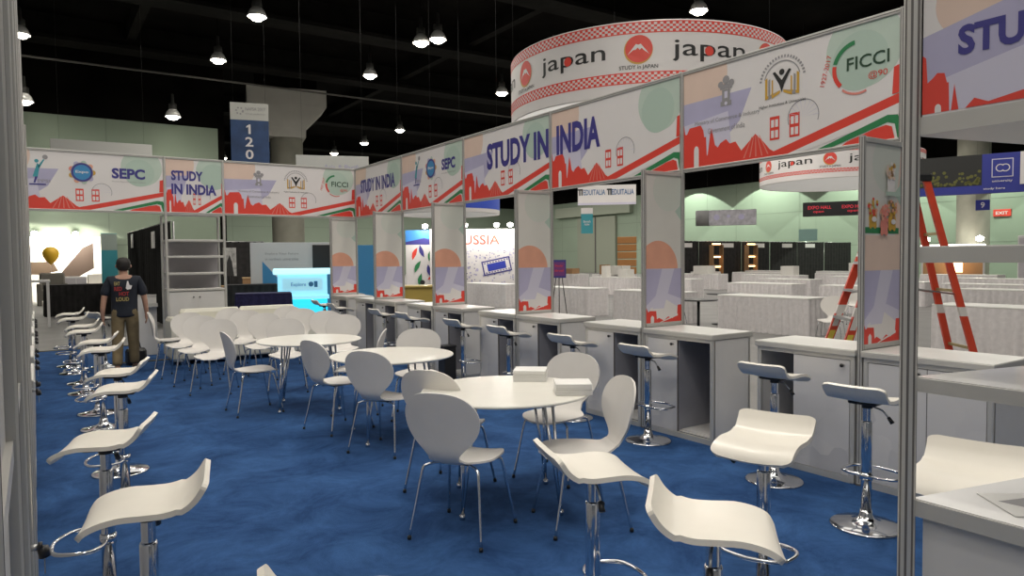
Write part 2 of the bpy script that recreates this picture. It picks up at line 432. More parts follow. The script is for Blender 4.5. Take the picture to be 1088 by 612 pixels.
nfin = ['at the back corner', 'second from the back corner', 'left of the leaf-pattern booth view', 'right of the RUSSIA booth view', 'in the middle of the right row', 'with the flower picture nearest the shelf tower']
for i, y in enumerate(YK):
    post(XE, y, HT, 'tall aluminium post of the right wall '+near[i])
    if i: post(XI, y, HB, 'short post before the fin '+nfin[i])
post(XI, Y0, HB, 'shorter aluminium post at the front of the printed fin at the back corner')
RROT = -pi/2; LROT = pi/2
def panel(t, W_, H_, z0=0, th=.012, m=whitep):
    MB().box(.0, W_, 0, th, z0, z0+H_, m).build('panel', t)
def rails(t, W_, zs, y0=-.012, y1=.03, h=.035):
    for z in zs:
        mb = MB().box(.02, W_-.02, y0, y1, z, z+h, alu, bev=.004); mb.box(.02, W_-.02, y0-.001, y0, z+h*.42, z+h*.58, aludk)
        mb.build('rail', t)

def scenery(A, W_, H_, minar=True):
    s = H_
    A.put(disc(.06*W_+.04*s, .92*s, .42*s), peach)
    A.put([(0, .68*s), (.38*W_, .70*s), (.32*W_, .40*s), (.18*W_, .12*s), (0, .1*s)], lav)
    A.put([(.0*W_, .45*s), (.26*W_, .52*s), (.28*W_, .12*s), (.20*W_, .05*s), (0, .1*s)], lavlt)
    A.put(disc(.86*W_, .80*s, .34*s), greenl)
    A.put(disc(.845*W_, .70*s, .25*s), mint)
    # skyline
    g = W_/2.1
    A.put([(0, 0), (0, .48*s), (.012*W_, .46*s), (.02*W_, .36*s), (.03*W_, .36*s), (.045*W_, .42*s), (.11*W_, .43*s), (.125*W_, .37*s), (.13*W_, .30*s), (.14*W_, .30*s), (.145*W_, .10*s), (.15*W_, .12*s),
           (.165*W_, .34*s), (.17*W_, .38*s), (.175*W_, .34*s), (.19*W_, .20*s), (.205*W_, .17*s), (.22*W_, .21*s), (.25*W_, .24*s), (.27*W_, .19*s), (.30*W_, .20*s), (.33*W_, .10*s), (.36*W_, .16*s), (.40*W_, .24*s), (.44*W_, .15*s), (.47*W_, .07*s), (.52*W_, 0)], redp)
    ax = .085*W_
    A.put([(ax-.014*W_, 0), (ax+.014*W_, 0), (ax+.014*W_, .17*s)]+[(ax+.014*W_*cos(a*pi/8), .17*s+.05*s*sin(a*pi/8)) for a in range(1, 8)]+[(ax-.014*W_, .17*s)], whitep)
    for dx in (-.06, -.03, 0, .03, .06):
        A.put([(.40*W_+dx*W_, .02*s), (.40*W_+dx*W_+.006*W_, .02*s), (.403*W_+dx*.3*W_, .22*s), (.40*W_+dx*.3*W_, .22*s)], redlt)
    for bx in (.47, .56):
        A.puts([rect(bx*W_, (bx+.045)*W_, .15*s, .37*s)], redp)
        A.puts([rect((bx+.006)*W_, (bx+.02)*W_, .27*s, .34*s), rect((bx+.025)*W_, (bx+.039)*W_, .27*s, .34*s), rect((bx+.006)*W_, (bx+.02)*W_, .17*s, .24*s), rect((bx+.025)*W_, (bx+.039)*W_, .17*s, .24*s)], whitep)
    A.puts(ringpolys(.62*W_, .32*s, .16*s, .008*s, -20, 200), greyp)
    A.puts([[(.62*W_, .32*s), (.62*W_+.155*s*cos(a), .32*s+.155*s*sin(a)), (.62*W_+.155*s*cos(a+.03), .32*s+.155*s*sin(a+.03))] for a in [q*pi/9 for q in range(10)]], lavlt)
    # swoosh
    A.put([(.42*W_, 0), (.55*W_, 0), (1.0*W_, .29*s), (1.0*W_, .37*s)], redp)
    A.put([(.55*W_, 0), (.62*W_, 0), (W_, .20*s), (W_, .29*s)], whitep)
    A.put([(.68*W_, 0), (.74*W_, 0), (.95*W_, .14*s), (.975*W_, .12*s), (.985*W_, 0), (1.0*W_, 0), (1.0*W_, .12*s), (.985*W_, .19*s), (.95*W_, .20*s)], greend)
    A.put([(.78*W_, 0), (.80*W_, .03*s), (.86*W_, .07*s), (.90*W_, .10*s), (.945*W_, .12*s), (.965*W_, .10*s), (.975*W_, 0)], redp)
    if minar: A.put([(.965*W_, .36*s), (W_, .37*s), (W_, .60*s), (.97*W_, .58*s)], redp)
def logo_emblem(A, x, z, s):      # small pillar emblem with lines of script
    A.puts([rect(x-.05*s, x+.05*s, z-.12*s, z), rect(x-.07*s, x+.07*s, z-.17*s, z-.12*s)], greyp)
    A.puts([disc(x-.07*s, z+.06*s, .035*s, 10), disc(x+.07*s, z+.06*s, .035*s, 10), disc(x, z+.10*s, .045*s, 10)], greyp); A.puts([rect(x-.075*s, x+.075*s, z+.002*s, z+.055*s)], greyp); A.puts([disc(x, z-.145*s, .02*s, 8), rect(x-.02*s, x+.02*s, z-.09*s, z-.02*s)], lavlt)
    A.text('Ministry of Commerce & Industry', x-.42*s, z-.33*s, .84*s, .055*s, greyp)
    A.text('Government of India', x-.24*s, z-.43*s, .48*s, .055*s, greyp)
def logo_book(A, x, z, s):
    A.puts(ringpolys(x, z, .24*s, .012*s, 15, 165, 20), greyp)
    A.puts(ringpolys(x, z, .30*s, .030*s, 8, 172, 41)[::2], greyp)
    for q, m in ((1, goldp), (.8, greyp), (.6, goldp)):
        A.puts([[(x+.02*s, z-.12*s), (x+.22*s*q, z-.17*s), (x+.22*s*q, z+.06*s*q), (x+.19*s*q, z+.08*s*q), (x+.19*s*q, z-.13*s), (x+.02*s, z-.09*s)],
                [(x-.02*s, z-.12*s), (x-.22*s*q, z-.17*s), (x-.22*s*q, z+.06*s*q), (x-.19*s*q, z+.08*s*q), (x-.19*s*q, z-.13*s), (x-.02*s, z-.09*s)]], m)
    A.puts([[(x, z-.12*s), (x+.03*s, z-.03*s), (x+.12*s, z+.12*s), (x+.09*s, z+.13*s), (x, z+.02*s), (x-.09*s, z+.13*s), (x-.12*s, z+.12*s), (x-.03*s, z-.03*s)], disc(x, z+.11*s, .035*s, 12)], blackp)
    A.text('Higher Institutions & Universities', x-.30*s, z-.27*s, .60*s, .045*s, blackp)
def logo_ficci(A, x, z, s):
    A.puts(ringpolys(x, z, .30*s, .05*s, 95, 165, 12), greend)
    A.puts(ringpolys(x, z, .30*s, .05*s, 170, 225, 10), redp)
    A.puts(ringpolys(x+.02*s, z-.03*s, .30*s, .025*s, 228, 290, 10), redlt)
    A.text('FICCI', x-.12*s, z-.04*s, .50*s, .15*s, mat('dark_green_print', (.02, .06, .03), .5), .012)
    A.text('@90', x+.14*s, z-.19*s, .22*s, .09*s, redp)
    A.text('1927-2017', x-.40*s, z-.16*s, .36*s, .06*s, redp, 0, radians(75))
def logo_runner(A, x, z, s):
    A.puts([[(x-.06*s, z-.1*s), (x+.02*s, z+.16*s), (x+.06*s, z+.12*s), (x+.02*s, z-.12*s)], disc(x+.01*s, z+.2*s, .035*s, 12), [(x+.03*s, z+.1*s), (x+.12*s, z+.24*s), (x+.14*s, z+.23*s), (x+.05*s, z+.06*s)]], tealp)
    A.puts([disc(x+.15*s, z+.28*s, .045*s, 14)], greyp)
    A.puts([[(x-.02*s, z-.1*s), (x-.05*s, z-.22*s), (x-.02*s, z-.22*s), (x+.02*s, z-.1*s)], rect(x-.12*s, x+.15*s, z-.26*s, z-.235*s)], navy)
    A.text('PPSI', x+.02*s, z-.21*s, .2*s, .06*s, greyp)
def logo_round(A, x, z, s):
    for k in range(9): a = k*pi/4.5; A.put(disc(x+.2*s*cos(a), z+.2*s*sin(a), .055*s, 10), [goldp, orange, mint, lav, redlt][k % 5])
    A.put(disc(x, z, .20*s, 28), navy); A.put(disc(x, z, .16*s, 28), bluep)
    A.text('Expo', x-.12*s, z-.03*s, .24*s, .07*s, whitep, .02)
    A.puts(ringpolys(x, z, .21*s, .012*s, 0, 360), greyp)
def banner(t, W_, kind):
    H_ = HT-HB-.07; z0 = HB+.035
    MB().box(.0, W_, 0, .012, z0, z0+H_, whitep).build('panel', t)
    rails(t, W_, (HB, HT-.035))
    A = Art(W_, H_, 0)
    scenery(A, W_, H_, kind != 'study_in')
    g = A.mb.build('printed_scenery', t); g.location = (0, 0, z0)
    B = Art(W_, H_, 0); B.k = 24
    def part(nm, fn):
        a = Art(W_, H_, 0); a.k = 24; fn(a); a.mb.build(nm, t).location = (0, 0, z0)
    if kind == 'study': B.text('STUDY IN INDIA', .13*W_, .48*H_, .74*W_, .28*H_, navy, .04)
    elif kind == 'logos':
        part('runner_logo', lambda a: logo_runner(a, .26*W_, .64*H_, .80)); part('badge_logo', lambda a: logo_round(a, .51*W_, .66*H_, .74))
        B.text('SEPC', .68*W_, .58*H_, .20*W_, .19*H_, navy, .04)
        B.text('Services Export Promotion Council', .68*W_, .51*H_, .20*W_, .03*H_, greyp)
    elif kind == 'study_in':
        B.text('STUDY IN', .305*W_, .42*H_, .675*W_, .40*H_, navy, .04)
    elif kind == 'india':
        B.text('INDIA', .055*W_, .43*H_, .375*W_, .39*H_, navy, .04)
    elif kind == 'ficci':
        part('emblem', lambda a: logo_emblem(a, .25*W_, .74*H_, .86)); part('book_logo', lambda a: logo_book(a, .525*W_, .68*H_, .74)); part('round_logo', lambda a: logo_ficci(a, .835*W_, .66*H_, .66))
    elif kind == 'study2':
        B.text('STUDY', .11*W_, .60*H_, .54*W_, .19*H_, navy, .04); B.text('IN INDIA', .11*W_, .34*H_, .77*W_, .20*H_, navy, .04)
    if B.mb.v: B.mb.build('lettering', t).location = (0, 0, z0)
for i, (k, lab) in enumerate([('study', 'banner reading STUDY IN INDIA in small letters at the far end of the right wall'), ('logos', 'narrow-looking banner with the SEPC logo on the right wall'),
        ('study_in', 'banner with the large words STUDY IN on the right wall'), ('india', 'banner with the large word INDIA and a pale green disc'), ('ficci', 'largest banner at upper right with emblem and FICCI mark')]):
    t = thing('fascia_banner', lab, 'banner', (XE, YK[i], 0), RROT, 'banners along the right wall')
    banner(t, MOD, k)
t = thing('fascia_banner', 'back wall banner at left with runner, round badge and SEPC logos', 'banner', (XLE, Y0, 0), 0, 'banners along the back wall'); banner(t, 1.86-XLE, 'logos')
t = thing('fascia_banner', 'back wall banner with emblem, book logo and FICCI mark near the corner', 'banner', (2.79, Y0, 0), 0, 'banners along the back wall'); banner(t, XE-2.79, 'ficci')

def fin(x, y, lab, flowers=False):
    t = thing('fin_panel', lab, 'panel', (x, y, 0), 0, 'printed fins between the counters')
    Wf, z0, H_ = XE-XI-.046, TC+.03, HB-TC-.07
    x0 = .023
    MB().box(x0, x0+Wf, -.006, .006, z0, z0+H_, mat('pale_sage_print', (.66, .645, .60), .45, noise=.04, scale=2)).build('panel', t)
    for z in (TC+.002, HB-.04): MB().box(x0, x0+Wf, -.018, .018, z, z+.035, alu, bev=.004).build('rail', t)
    A = Art(Wf, H_, -.006)
    A.put(disc(.62*Wf, .90*H_, .42*Wf), mat('faint_green_print', (.60, .63, .57), .45))
    A.put([(.7*Wf, 0), (Wf, 0), (Wf, H_), (.92*Wf, .8*H_)], peach) if flowers else None
    if flowers: A.put(rect(0, Wf, .36*H_, .545*H_), peach)
    A.put([(.82*Wf, .76*H_), (.96*Wf, .80*H_), (Wf, .86*H_), (Wf, .70*H_)], mint)
    if not flowers:
        A.put([(0, 0)]+[(.34*Wf+.56*Wf*cos(a), .37*H_+.56*Wf*sin(a)) for a in [q*pi/20-.3 for q in range(24)]], orange)
    A.put(rect(0, Wf, 0, .37*H_), lav); A.put([(0, 0), (Wf, 0), (Wf, .16*H_), (.4*Wf, .22*H_), (0, .12*H_)], lavlt); A.put([(.1*Wf, 0), (Wf, 0), (Wf, .09*H_), (.55*Wf, .16*H_), (.1*Wf, .1*H_)], whitep)
    A.put([(.18*Wf, .1*H_), (.50*Wf, .1*H_), (.80*Wf, .37*H_), (.45*Wf, .37*H_)], lavlt)
    s = .14*H_
    A.put([(0, 0), (0, .8*s), (.06*Wf, .55*s), (.10*Wf, .62*s), (.28*Wf, .60*s), (.30*Wf, .2*s), (.36*Wf, .26*s), (.5*Wf, .12*s), (.62*Wf, .3*s), (.75*Wf, .2*s), (.88*Wf, .4*s), (.90*Wf, .85*s), (Wf, .85*s), (Wf, 0)], redp)
    A.put([(.13*Wf, 0), (.22*Wf, 0), (.22*Wf, .3*s), (.175*Wf, .4*s), (.13*Wf, .3*s)], whitep)
    A.put([(.35*Wf, .02*s), (.40*Wf, .02*s), (.9*Wf, .32*s), (.9*Wf, .42*s)], whitep)
    if flowers:
        A.put(rect(.02*Wf, .95*Wf, .555*H_, .585*H_), greend)
        rnd = random.Random(3)
        for cx, cz, body_, head in [(.22, .665, goldp, (redp, orange, redp, goldp, mint)), (.74, .655, goldp, (goldp, orange, brnp, goldp)), (.50, .63, redlt, (redlt, orange, redlt)), (.66, .845, whitep, (goldp, brnp, whitep, peach))]:
            A.put(disc(cx*Wf, (cz-.035)*H_, .11*Wf, 14, .045*H_), body_)
            for sx in (-1, 1): A.put(disc((cx+.06*sx)*Wf, (cz-.075)*H_+.01, .045*Wf, 10, .02*H_), body_)
            for k in range(30):
                a = rnd.random()*6.28; q = math.sqrt(rnd.random())
                A.put(disc((cx+.13*q*cos(a))*Wf, (cz+.025+.045*q*sin(a))*H_, .03*Wf, 7), rnd.choice(head))
            if body_ is goldp: A.put(disc((cx+.02)*Wf, (cz-.04)*H_, .07*Wf, 8, .014*H_), whitep)
        A.put(rect(.50*Wf, .92*Wf, .745*H_, .765*H_), mint)
    A.mb.build('print', t).location = (x0, 0, z0)
fl = ['printed fin with orange half disc at the back corner of the right wall', 'printed fin with orange half disc, second from the back corner', 'printed fin with orange half disc between the leaf booth and the RUSSIA booth',
      'printed fin with orange half disc right of the RUSSIA booth wall', 'printed fin with large orange half disc, in the middle of the right wall', 'printed fin with a flower picture, nearest the shelf tower']
for i, y in enumerate(YK): fin(XI, y, fl[i], i == 5)
for i in (1, 2, 3): fin(XLE, YK[i], 'printed fin seen edge-on in the left wall', False)
ll = {2.675: 'nearest tall aluminium post at the left edge of the picture', }
for i, y in enumerate(YK):
    if i == 5: continue
    if i in (4, 3, 1): post(XLI-.023, y, HT, ['', 'tall aluminium post of the left wall, furthest one seen', '', 'tall aluminium post of the left wall, third from the picture edge', 'tall aluminium post of the left wall, second from the picture edge', 'tall aluminium post of the left wall, nearest the picture edge'][i])
    elif i: post(XLI-.023, y, HB, 'short aluminium post of the left wall in line with the fin')
    post(XLE, y, HT, 'rear aluminium post of the left wall, hidden outside the frame edge', 'rear posts of the left wall')

# ---------------------------------------------------------------- counters
def lock(par, x, z, key=False):
    mb = MB().tube([(x, 0, z), (x, -.022, z)], .009, steel, 10); mb.tube([(x, -.02, z), (x, -.03, z)], .013, black, 10)
    l = mb.build('lock', par)
    if key:
        k = MB().tube([(x, -.03, z-.002), (x, -.034, z-.03)], .014, black, 10).box(x-.004, x+.004, -.035, -.032, z-.075, z-.03, steel); k.build('key', l)
def counter(loc, rz, lab, lay, L=1.62, D=.50, key=False):
    """lay: list of (x0,x1,'door'|'bay') along the front; local x along the front, y into the counter."""
    t = thing('counter_unit', lab, 'counter', loc, rz, 'service counters of the booth')
    H = TC
    # end panels, back, floor and dividers
    mb = MB(); e = .02
    for x in (0, L-e): MB().box(x, x+e, .02, D-.02, .05, H-.05, lam).build('side_panel', t)
    MB().box(e, L-e, D-.03, D-.018, .05, H-.05, bay).build('back_panel', t)
    MB().box(.02, L-.02, .03, D-.03, .05, .062, lam).build('base_shelf', t)
    fr = MB()
    for x in (0, L-.035):
        for y in (0, D-.035): fr.box(x, x+.035, y, y+.035, 0, H-.045, alu, bev=.006)
    fr.box(.03, L-.03, .0, .03, .0, .045, alu); fr.box(.03, L-.03, 0, .03, H-.075, H-.045, alu)
    for x in (0.005, L-.03): fr.box(x, x+.025, .03, D-.03, 0, .045, alu); 
    fr.build('frame', t)
    tp = MB().box(-.01, L+.01, -.015, D+.015, H-.045, H-.004, alu, bev=.004); tp.box(-.004, L+.004, -.009, D+.009, H-.004, H, ctop); tp.build('countertop', t)
    for (x0, x1, k) in lay:
        if k == 'door':
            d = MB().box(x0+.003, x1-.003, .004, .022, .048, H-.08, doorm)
            d.box(x0, x0+.003, .006, .02, .048, H-.08, aludk); d.box(x1-.003, x1, .006, .02, .048, H-.08, aludk)
            d = d.build('door', t); lock(d, x1-.045, H-.115, key)
            for xx in (x0, x1): 
                if 0.05 < xx < L-.05: MB().box(xx-.006, xx+.006, .024, D-.035, .05, H-.06, bay).build('divider', t)
        else:
            MB().box(x0, x1, .06, D-.04, .064, .068, lam).build('shelf', t)
    return t
cl = ['white counter at the back right corner beside the cyan kiosk', 'under the second printed fin from the back', 'in front of the yellow counter and leaf booth', 'in front of the RUSSIA booth',
      'beside the middle orange fin', 'beside the fin with the flower picture']
HALF = .80
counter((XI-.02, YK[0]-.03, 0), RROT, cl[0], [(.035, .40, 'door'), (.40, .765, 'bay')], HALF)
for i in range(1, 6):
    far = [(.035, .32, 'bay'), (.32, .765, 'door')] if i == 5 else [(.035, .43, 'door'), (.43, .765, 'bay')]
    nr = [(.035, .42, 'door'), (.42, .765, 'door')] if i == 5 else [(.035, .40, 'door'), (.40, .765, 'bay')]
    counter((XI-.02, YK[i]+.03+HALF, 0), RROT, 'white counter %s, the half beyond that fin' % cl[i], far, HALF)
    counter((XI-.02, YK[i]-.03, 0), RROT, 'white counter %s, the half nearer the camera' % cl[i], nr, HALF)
t = thing('tall_cupboard', 'tall grey aluminium framed cupboard wall filling the left edge, key in its lock', 'cupboard', (XLI, .72, 0), LROT)
LC = YK[4]-.03-.72
for k in range(6):
    x_ = LC*k/6
    MB().box(x_+.02, x_+LC/6-.004, .012, .03, .04, HT-.04, mat('grey_cupboard_panel', (.50, .49, .47), .45, noise=.04)).build('door', t)
    MB().box(x_-.004, x_+.02, -.006, .04, 0, HT, alu, bev=.004).box(x_+.006, x_+.010, -.0065, -.006, 0, HT, aludk).build('upright', t)
MB().box(0, LC, .03, .5, .0, HT, shelfback).build('carcass', t)
for z in (0, 1.28, HT-.04): MB().box(0, LC, .002, .03, z, z+.035, alu).build('rail', t)
lock(t, 1.57, .83, True)
for i in (1, 2, 3, 4):
    w = ['', 'furthest', 'fourth nearest', 'third nearest', 'second nearest', 'nearest'][i]
    for k, yy in enumerate((YK[i]-.03-HALF, YK[i]+.03)):
        if i == 4 and k == 0: continue
        counter((XLI, yy, 0), LROT, 'left wall counter seen edge-on, %s pair, %s half' % (w, ('near', 'far')[k]), [(.035, .40, 'door'), (.40, .765, 'door')], HALF, key=True)

# ---------------------------------------------------------------- shelf towers
def tower_back():
    t = thing('shelf_tower', 'tall white shelf tower under the two-line STUDY IN INDIA banner in the back wall', 'shelf unit', (1.86, Y0, 0))
    W_, D = .93, .5
    for x in (0, W_):
        for y in (0, D): MB().cyl(.023, 0, HT if y == 0 else HB, alu, 8, (x, y)).build('post', t)
    for z in (1.14, 1.42, 1.71, 1.99): MB().box(.02, W_-.02, -.012, D, z-.035, z, alu, bev=.003).box(.02, W_-.02, 0, D-.01, z, z+.004, ctop).build('shelf', t)
    MB().box(.02, W_-.02, D-.01, D, 1.14, 1.99, shelfback).build('back_panel', t)
    MB().box(.02, W_-.02, .02, D-.01, .04, 1.10, lam).build('cabinet_body', t)
    for k in range(2):
        d = MB().box(.02+.45*k, .02+.445*(k+1), 0, .02, .05, 1.09, lam).box(.015+.45*k, .02+.45*k, 0, .018, .05, 1.09, alu).build('door', t)
        lock(d, .40+.45*k if k == 0 else .50, 1.0)
    banner(t, W_, 'study2')
    MB().box(0, W_, -.01, D, HB-.005, HB+.0, lam).build('canopy', t)
tower_back()
def tower_near():
    t = thing('shelf_tower', 'near shelf tower cut by the right edge of the picture', 'shelf unit', (1.88, .93, 0), RROT)
    # local x runs towards the camera side (-Y), local y runs into the unit (+X)
    W_, D = 1.0, .62; sk = .0
    def quad(z0, z1, m, mb=None, o=0):
        mb = mb or MB(); k = .226
        pl = [(o, 0+o), (W_-o, 0+o), (W_-o+k*D, D-o), (o+k*(D-o), D-o)]
        return mb.prism(pl, z0, z1, m)
    for (x, y) in ((-.006, 0), (W_, 0), (W_+.226*D, D)):
        mb = MB(); mb.cyl(.0215, 0, 2.75, alu, 8, (x, y))
        for a in range(8): mb.box(-.0028, .0028, .0198, .0205, 0, 2.74, aludk, Matrix.Translation((x, y, 0)) @ Matrix.Rotation(pi/8+a*pi/4, 4, 'Z'))
        mb.build('post', t)
    glossy = mat('glossy_white_shelf', (.70, .69, .68), .12)
    for z, h in ((.965, .045), (1.285, .038), (1.622, .042)):
        mb = quad(z-h, z-.003, alu); quad(z-.003, z, glossy, mb, .006); mb.build('shelf', t)
    quad(1.905, 1.95, alu).build('canopy', t)
    mb = quad(.05, .92, lam, None, .03); mb.box(.03, .5, .012, .03, .05, .915, lam); mb.box(.50, .503, .011, .03, .05, .915, aludk); mb.box(.503, W_-.03, .012, .03, .05, .915, lam); mb.build('cabinet_body', t)
    MB().box(.02, W_-.02, .0, .012, 1.95, 2.68, whitep).build('banner_panel', t)
    A = Art(W_, .73, 0); w, h = W_, .35
    A.put(disc(.12*w, .74*h, .26*h), peach); A.put([(0, .55*h), (.3*w, .75*h), (.34*w, .30*h), (.25*w, 0), (0, 0)], lav); A.put([(0, .2*h), (.3*w, .4*h), (.3*w, 0), (0, 0)], lavlt)
    A.put([(0, 0), (0, .42*h), (.008*w, .40*h), (.012*w, .22*h), (.025*w, .25*h), (.035*w, .28*h), (.052*w, .27*h), (.058*w, .2*h), (.062*w, .2*h), (.064*w, 0)], redp)
    A.put([(.03*w, 0)]+[(.0375*w+.0075*w*cos(a*pi/6), .03*h+.03*h*sin(a*pi/6)) for a in range(6, -1, -1)]+[(.045*w, 0)], whitep)
    A.put([(.068*w, 0), (.075*w, .18*h), (.085*w, 0)], redp); A.put([(.10*w, 0), (.12*w, .06*h), (.15*w, .02*h), (.3*w, .1*h), (.3*w, 0)], redp)
    A.text('STUDY IN INDIA', .082, .128, .60, .072, navy, .04)
    A.mb.build('banner_print', t).location = (.02, 0, 1.955)
    return t
TN = tower_near()

# ================================================================ BAR STOOLS
def stool_proto():
    t = thing('bar_stool', 'x', 'bar stool', (0, 0, 0), 0)
    prof = spl([(.215, -.055), (.195, -.030), (.15, -.010), (.08, .002), (0, .0), (-.07, .0), (-.125, .014), (-.165, .042), (-.19, .076), (-.202, .094)], 3)
    g = []
    for i, (y, z) in enumerate(prof):
        n = len(prof)-1; e = min(i, n-i)/3.0
        hw = .195-(.04*(1-min(1, e))**2)-.008*(1-abs(y)/.22)
        y *= .92; hw *= .92
        g.append([(hw*q, y, z+.012*(q*q)*(1 if y > -.1 else .3)) for q in (-1, -.94, -.8, -.5, 0, .5, .8, .94, 1)])
    z0 = .765
    s_ = MB().sheet([[(x, y, z+z0) for x, y, z in r] for r in g], .019, cream).build('seat', t)
    MB().box(-.08, .08, -.08, .08, z0-.032, z0-.015, black, bev=.006).cyl(.03, z0-.06, z0-.03, black, 14).build('seat_mount', t)
    MB().cyl(.0235, .42, z0-.05, chrome, 16).build('gas_lift', t)
    MB().lathe([(.03, .06), (.030, .62), (.026, .63)], chrome, 20).build('pole', t)
    MB().lathe([(0, 0), (.195, 0), (.2, .006), (.19, .012), (.12, .020), (.07, .034), (.045, .052), (.036, .075), (.032, .10)], chrome, 36).build('base', t)
    pts = [(.03, 0, .30), (.10, .0, .30), (.16, .04, .30), (.165, .12, .30), (.13, .19, .30), (0, .225, .30), (-.13, .19, .30), (-.165, .12, .30), (-.16, .04, .30), (-.10, 0, .30), (-.03, 0, .30)]
    MB().tube(spl(pts, 3), .0095, chrome, 8).lathe([(.036, .28), (.036, .32)], chrome, 16).build('footrest', t)
    lv = MB().tube([(.02, 0, z0-.045), (.09, -.01, z0-.06), (.135, -.015, z0-.105)], .005, steel, 6).tube([(.125, -.014, z0-.095), (.15, -.017, z0-.125)], [.010, .013], black, 8); lv.build('lever', t)
    return t
stool0 = stool_proto()
first = [True]
def stool(x, y, a, lab, grp, dz=0, sc=1):
    if first[0]:
        o = stool0; o.location = (x, y, 0); o.rotation_euler.z = az(a); o['label'] = lab; o['group'] = grp; first[0] = False
    else: o = dup(stool0, (x, y, 0), az(a), lab, grp)
    if dz:
        for k in o.children:
            nm = k.name.split('.')[0]
            if nm in ('seat', 'seat_mount', 'lever'): k.location.z += dz
    return o
GL, GR, GN = 'bar stools along the left counters', 'bar stools along the right counters', 'loose bar stools near the camera'
for x, y, a, dz, lab in [
    (.30, 2.72, -78, 0, 'largest cream bar stool at lower left, nearest the camera in the left row'),
    (.25, 3.80, -72, 0, 'second cream bar stool in the left row, just behind the largest'),
    (.46, 5.32, -76, 0, 'third cream bar stool in the left row, front one of the overlapping second pair'),
    (.50, 6.12, -74, 0, 'fourth cream bar stool in the left row, back one of the second pair'),
    (.51, 7.84, -82, 0, 'fifth cream bar stool in the left row, front one of the third pair'),
    (.52, 8.66, -80, 0, 'sixth cream bar stool in the left row, back one of the third pair'),
    (.48, 10.1, -84, 0, 'seventh cream bar stool in the left row, front one of the fourth pair'),
    (.50, 10.95, -84, 0, 'eighth cream bar stool in the left row, back one of the fourth pair'),
    (.44, 12.05, -86, .03, 'ninth cream bar stool in the left row, below the furthest one'),
    (.43, 12.9, -86, .05, 'furthest bar stool of the left row, topmost in the picture')]:
    stool(x, y, a, lab, GL, dz)
stool(.86, 12.5, 60, 'greyish bar stool turned the other way at the far end of the left row', GL, 0)
for x, y, a, dz, lab in [
    (4.03, 2.24, 84, 0, 'bar stool of the right row just left of the shelf tower post'),
    (4.33, 3.08, 84, 0, 'bar stool of the right row in front of the dark bay beside the ladder counter'),
    (4.40, 4.40, 88, 0, 'bar stool of the right row in front of the middle orange fin'),
    (4.43, 5.47, 86, 0, 'bar stool of the right row just above the papers on the near table'),
    (4.42, 6.60, 86, 0, 'bar stool of the right row behind the near table, right of the black box'),
    (4.47, 7.72, 86, 0, 'bar stool of the right row with a black box under its seat'),
    (4.47, 9.16, 86, 0, 'bar stool of the right row above the far side chair of the middle table'),
    (4.47, 10.15, 86, 0, 'bar stool of the right row above the edge-on chair'),
    (4.46, 12.0, 92, 0, 'second furthest bar stool of the right row, near the corner counter'),
    (4.46, 12.85, 90, .02, 'furthest bar stool of the right row, in front of the cyan kiosk')]:
    stool(x, y, a, lab, GR, dz)
stool(1.82, 2.13, 110, 'cream bar stool at lower centre beside the right chair of the near table', GN)
stool(2.72, 1.99, 252, 'cream bar stool right of centre with its low back turned away', GN)
stool(1.745, 1.46, 138, 'cream bar stool at the bottom edge right of centre', GN)
stool(2.90, 1.22, 258, 'cream bar stool seen through the opening of the near shelf tower', GN)
stool(.585, 1.55, 104, 'cream bar stool with only its seat tip showing at the bottom edge', GN)

# ================================================================ CHAIRS AND TABLES
def chair_proto():
    t = thing('dining_chair', 'x', 'chair')
    Q = (-1, -.93, -.78, -.5, -.2, 0, .2, .5, .78, .93, 1)
    sp = spl([(.235, .425, .07), (.225, .438, .13), (.19, .449, .175), (.12, .453, .205), (.03, .449, .212), (-.05, .447, .200), (-.12, .449, .155), (-.17, .455, .110), (-.205, .475, .098)], 3)
    MB().sheet([[(w*q, y, z+.012*q*q) for q in Q] for y, z, w in sp], .011, shell).build('seat', t)
    bp_ = spl([(-.205, .475, .098), (-.228, .505, .096), (-.240, .545, .130), (-.249, .595, .182), (-.260, .655, .220), (-.273, .72, .232), (-.286, .78, .219), (-.297, .83, .180), (-.303, .862, .120), (-.306, .876, .045)], 3)
    MB().sheet([[(w*q, y+.035*(w*q/.22)**2, z) for q in Q] for y, z, w in bp_], .011, shell).build('backrest', t)
    MB().box(-.09, .09, -.10, .10, .424, .437, black, bev=.004).build('seat_plate', t)
    for sx in (-1, 1):
        for fy in (1, -1):
            pts = [(sx*.03, fy*.06, .425), (sx*.12, fy*.11, .425), (sx*.165, fy*.145, .415), (sx*.18, fy*.16, .385), (sx*.205, fy*.195, .2), (sx*.23, fy*.235, .008)]
            mb = MB().tube(spl(pts, 3), .009, chrome, 8); l = mb.build('leg', t)
            MB().tube([(sx*.228, fy*.233, .022), (sx*.230, fy*.235, .003)], .012, black, 8).build('foot_cap', l)
    return t
chair0 = chair_proto(); used = [False]
def chair(x, y, a, lab, grp):
    if not used[0]:
        o = chair0; o.location = (x, y, 0); o.rotation_euler.z = az(a); o['label'] = lab; o['group'] = grp; used[0] = True
        return o
    return dup(chair0, (x, y, 0), az(a), lab, grp)
G1, G2, G3, G4 = 'chairs at the near table', 'chairs at the middle table', 'chairs at the far table', 'chairs lined up in front of the sofa'
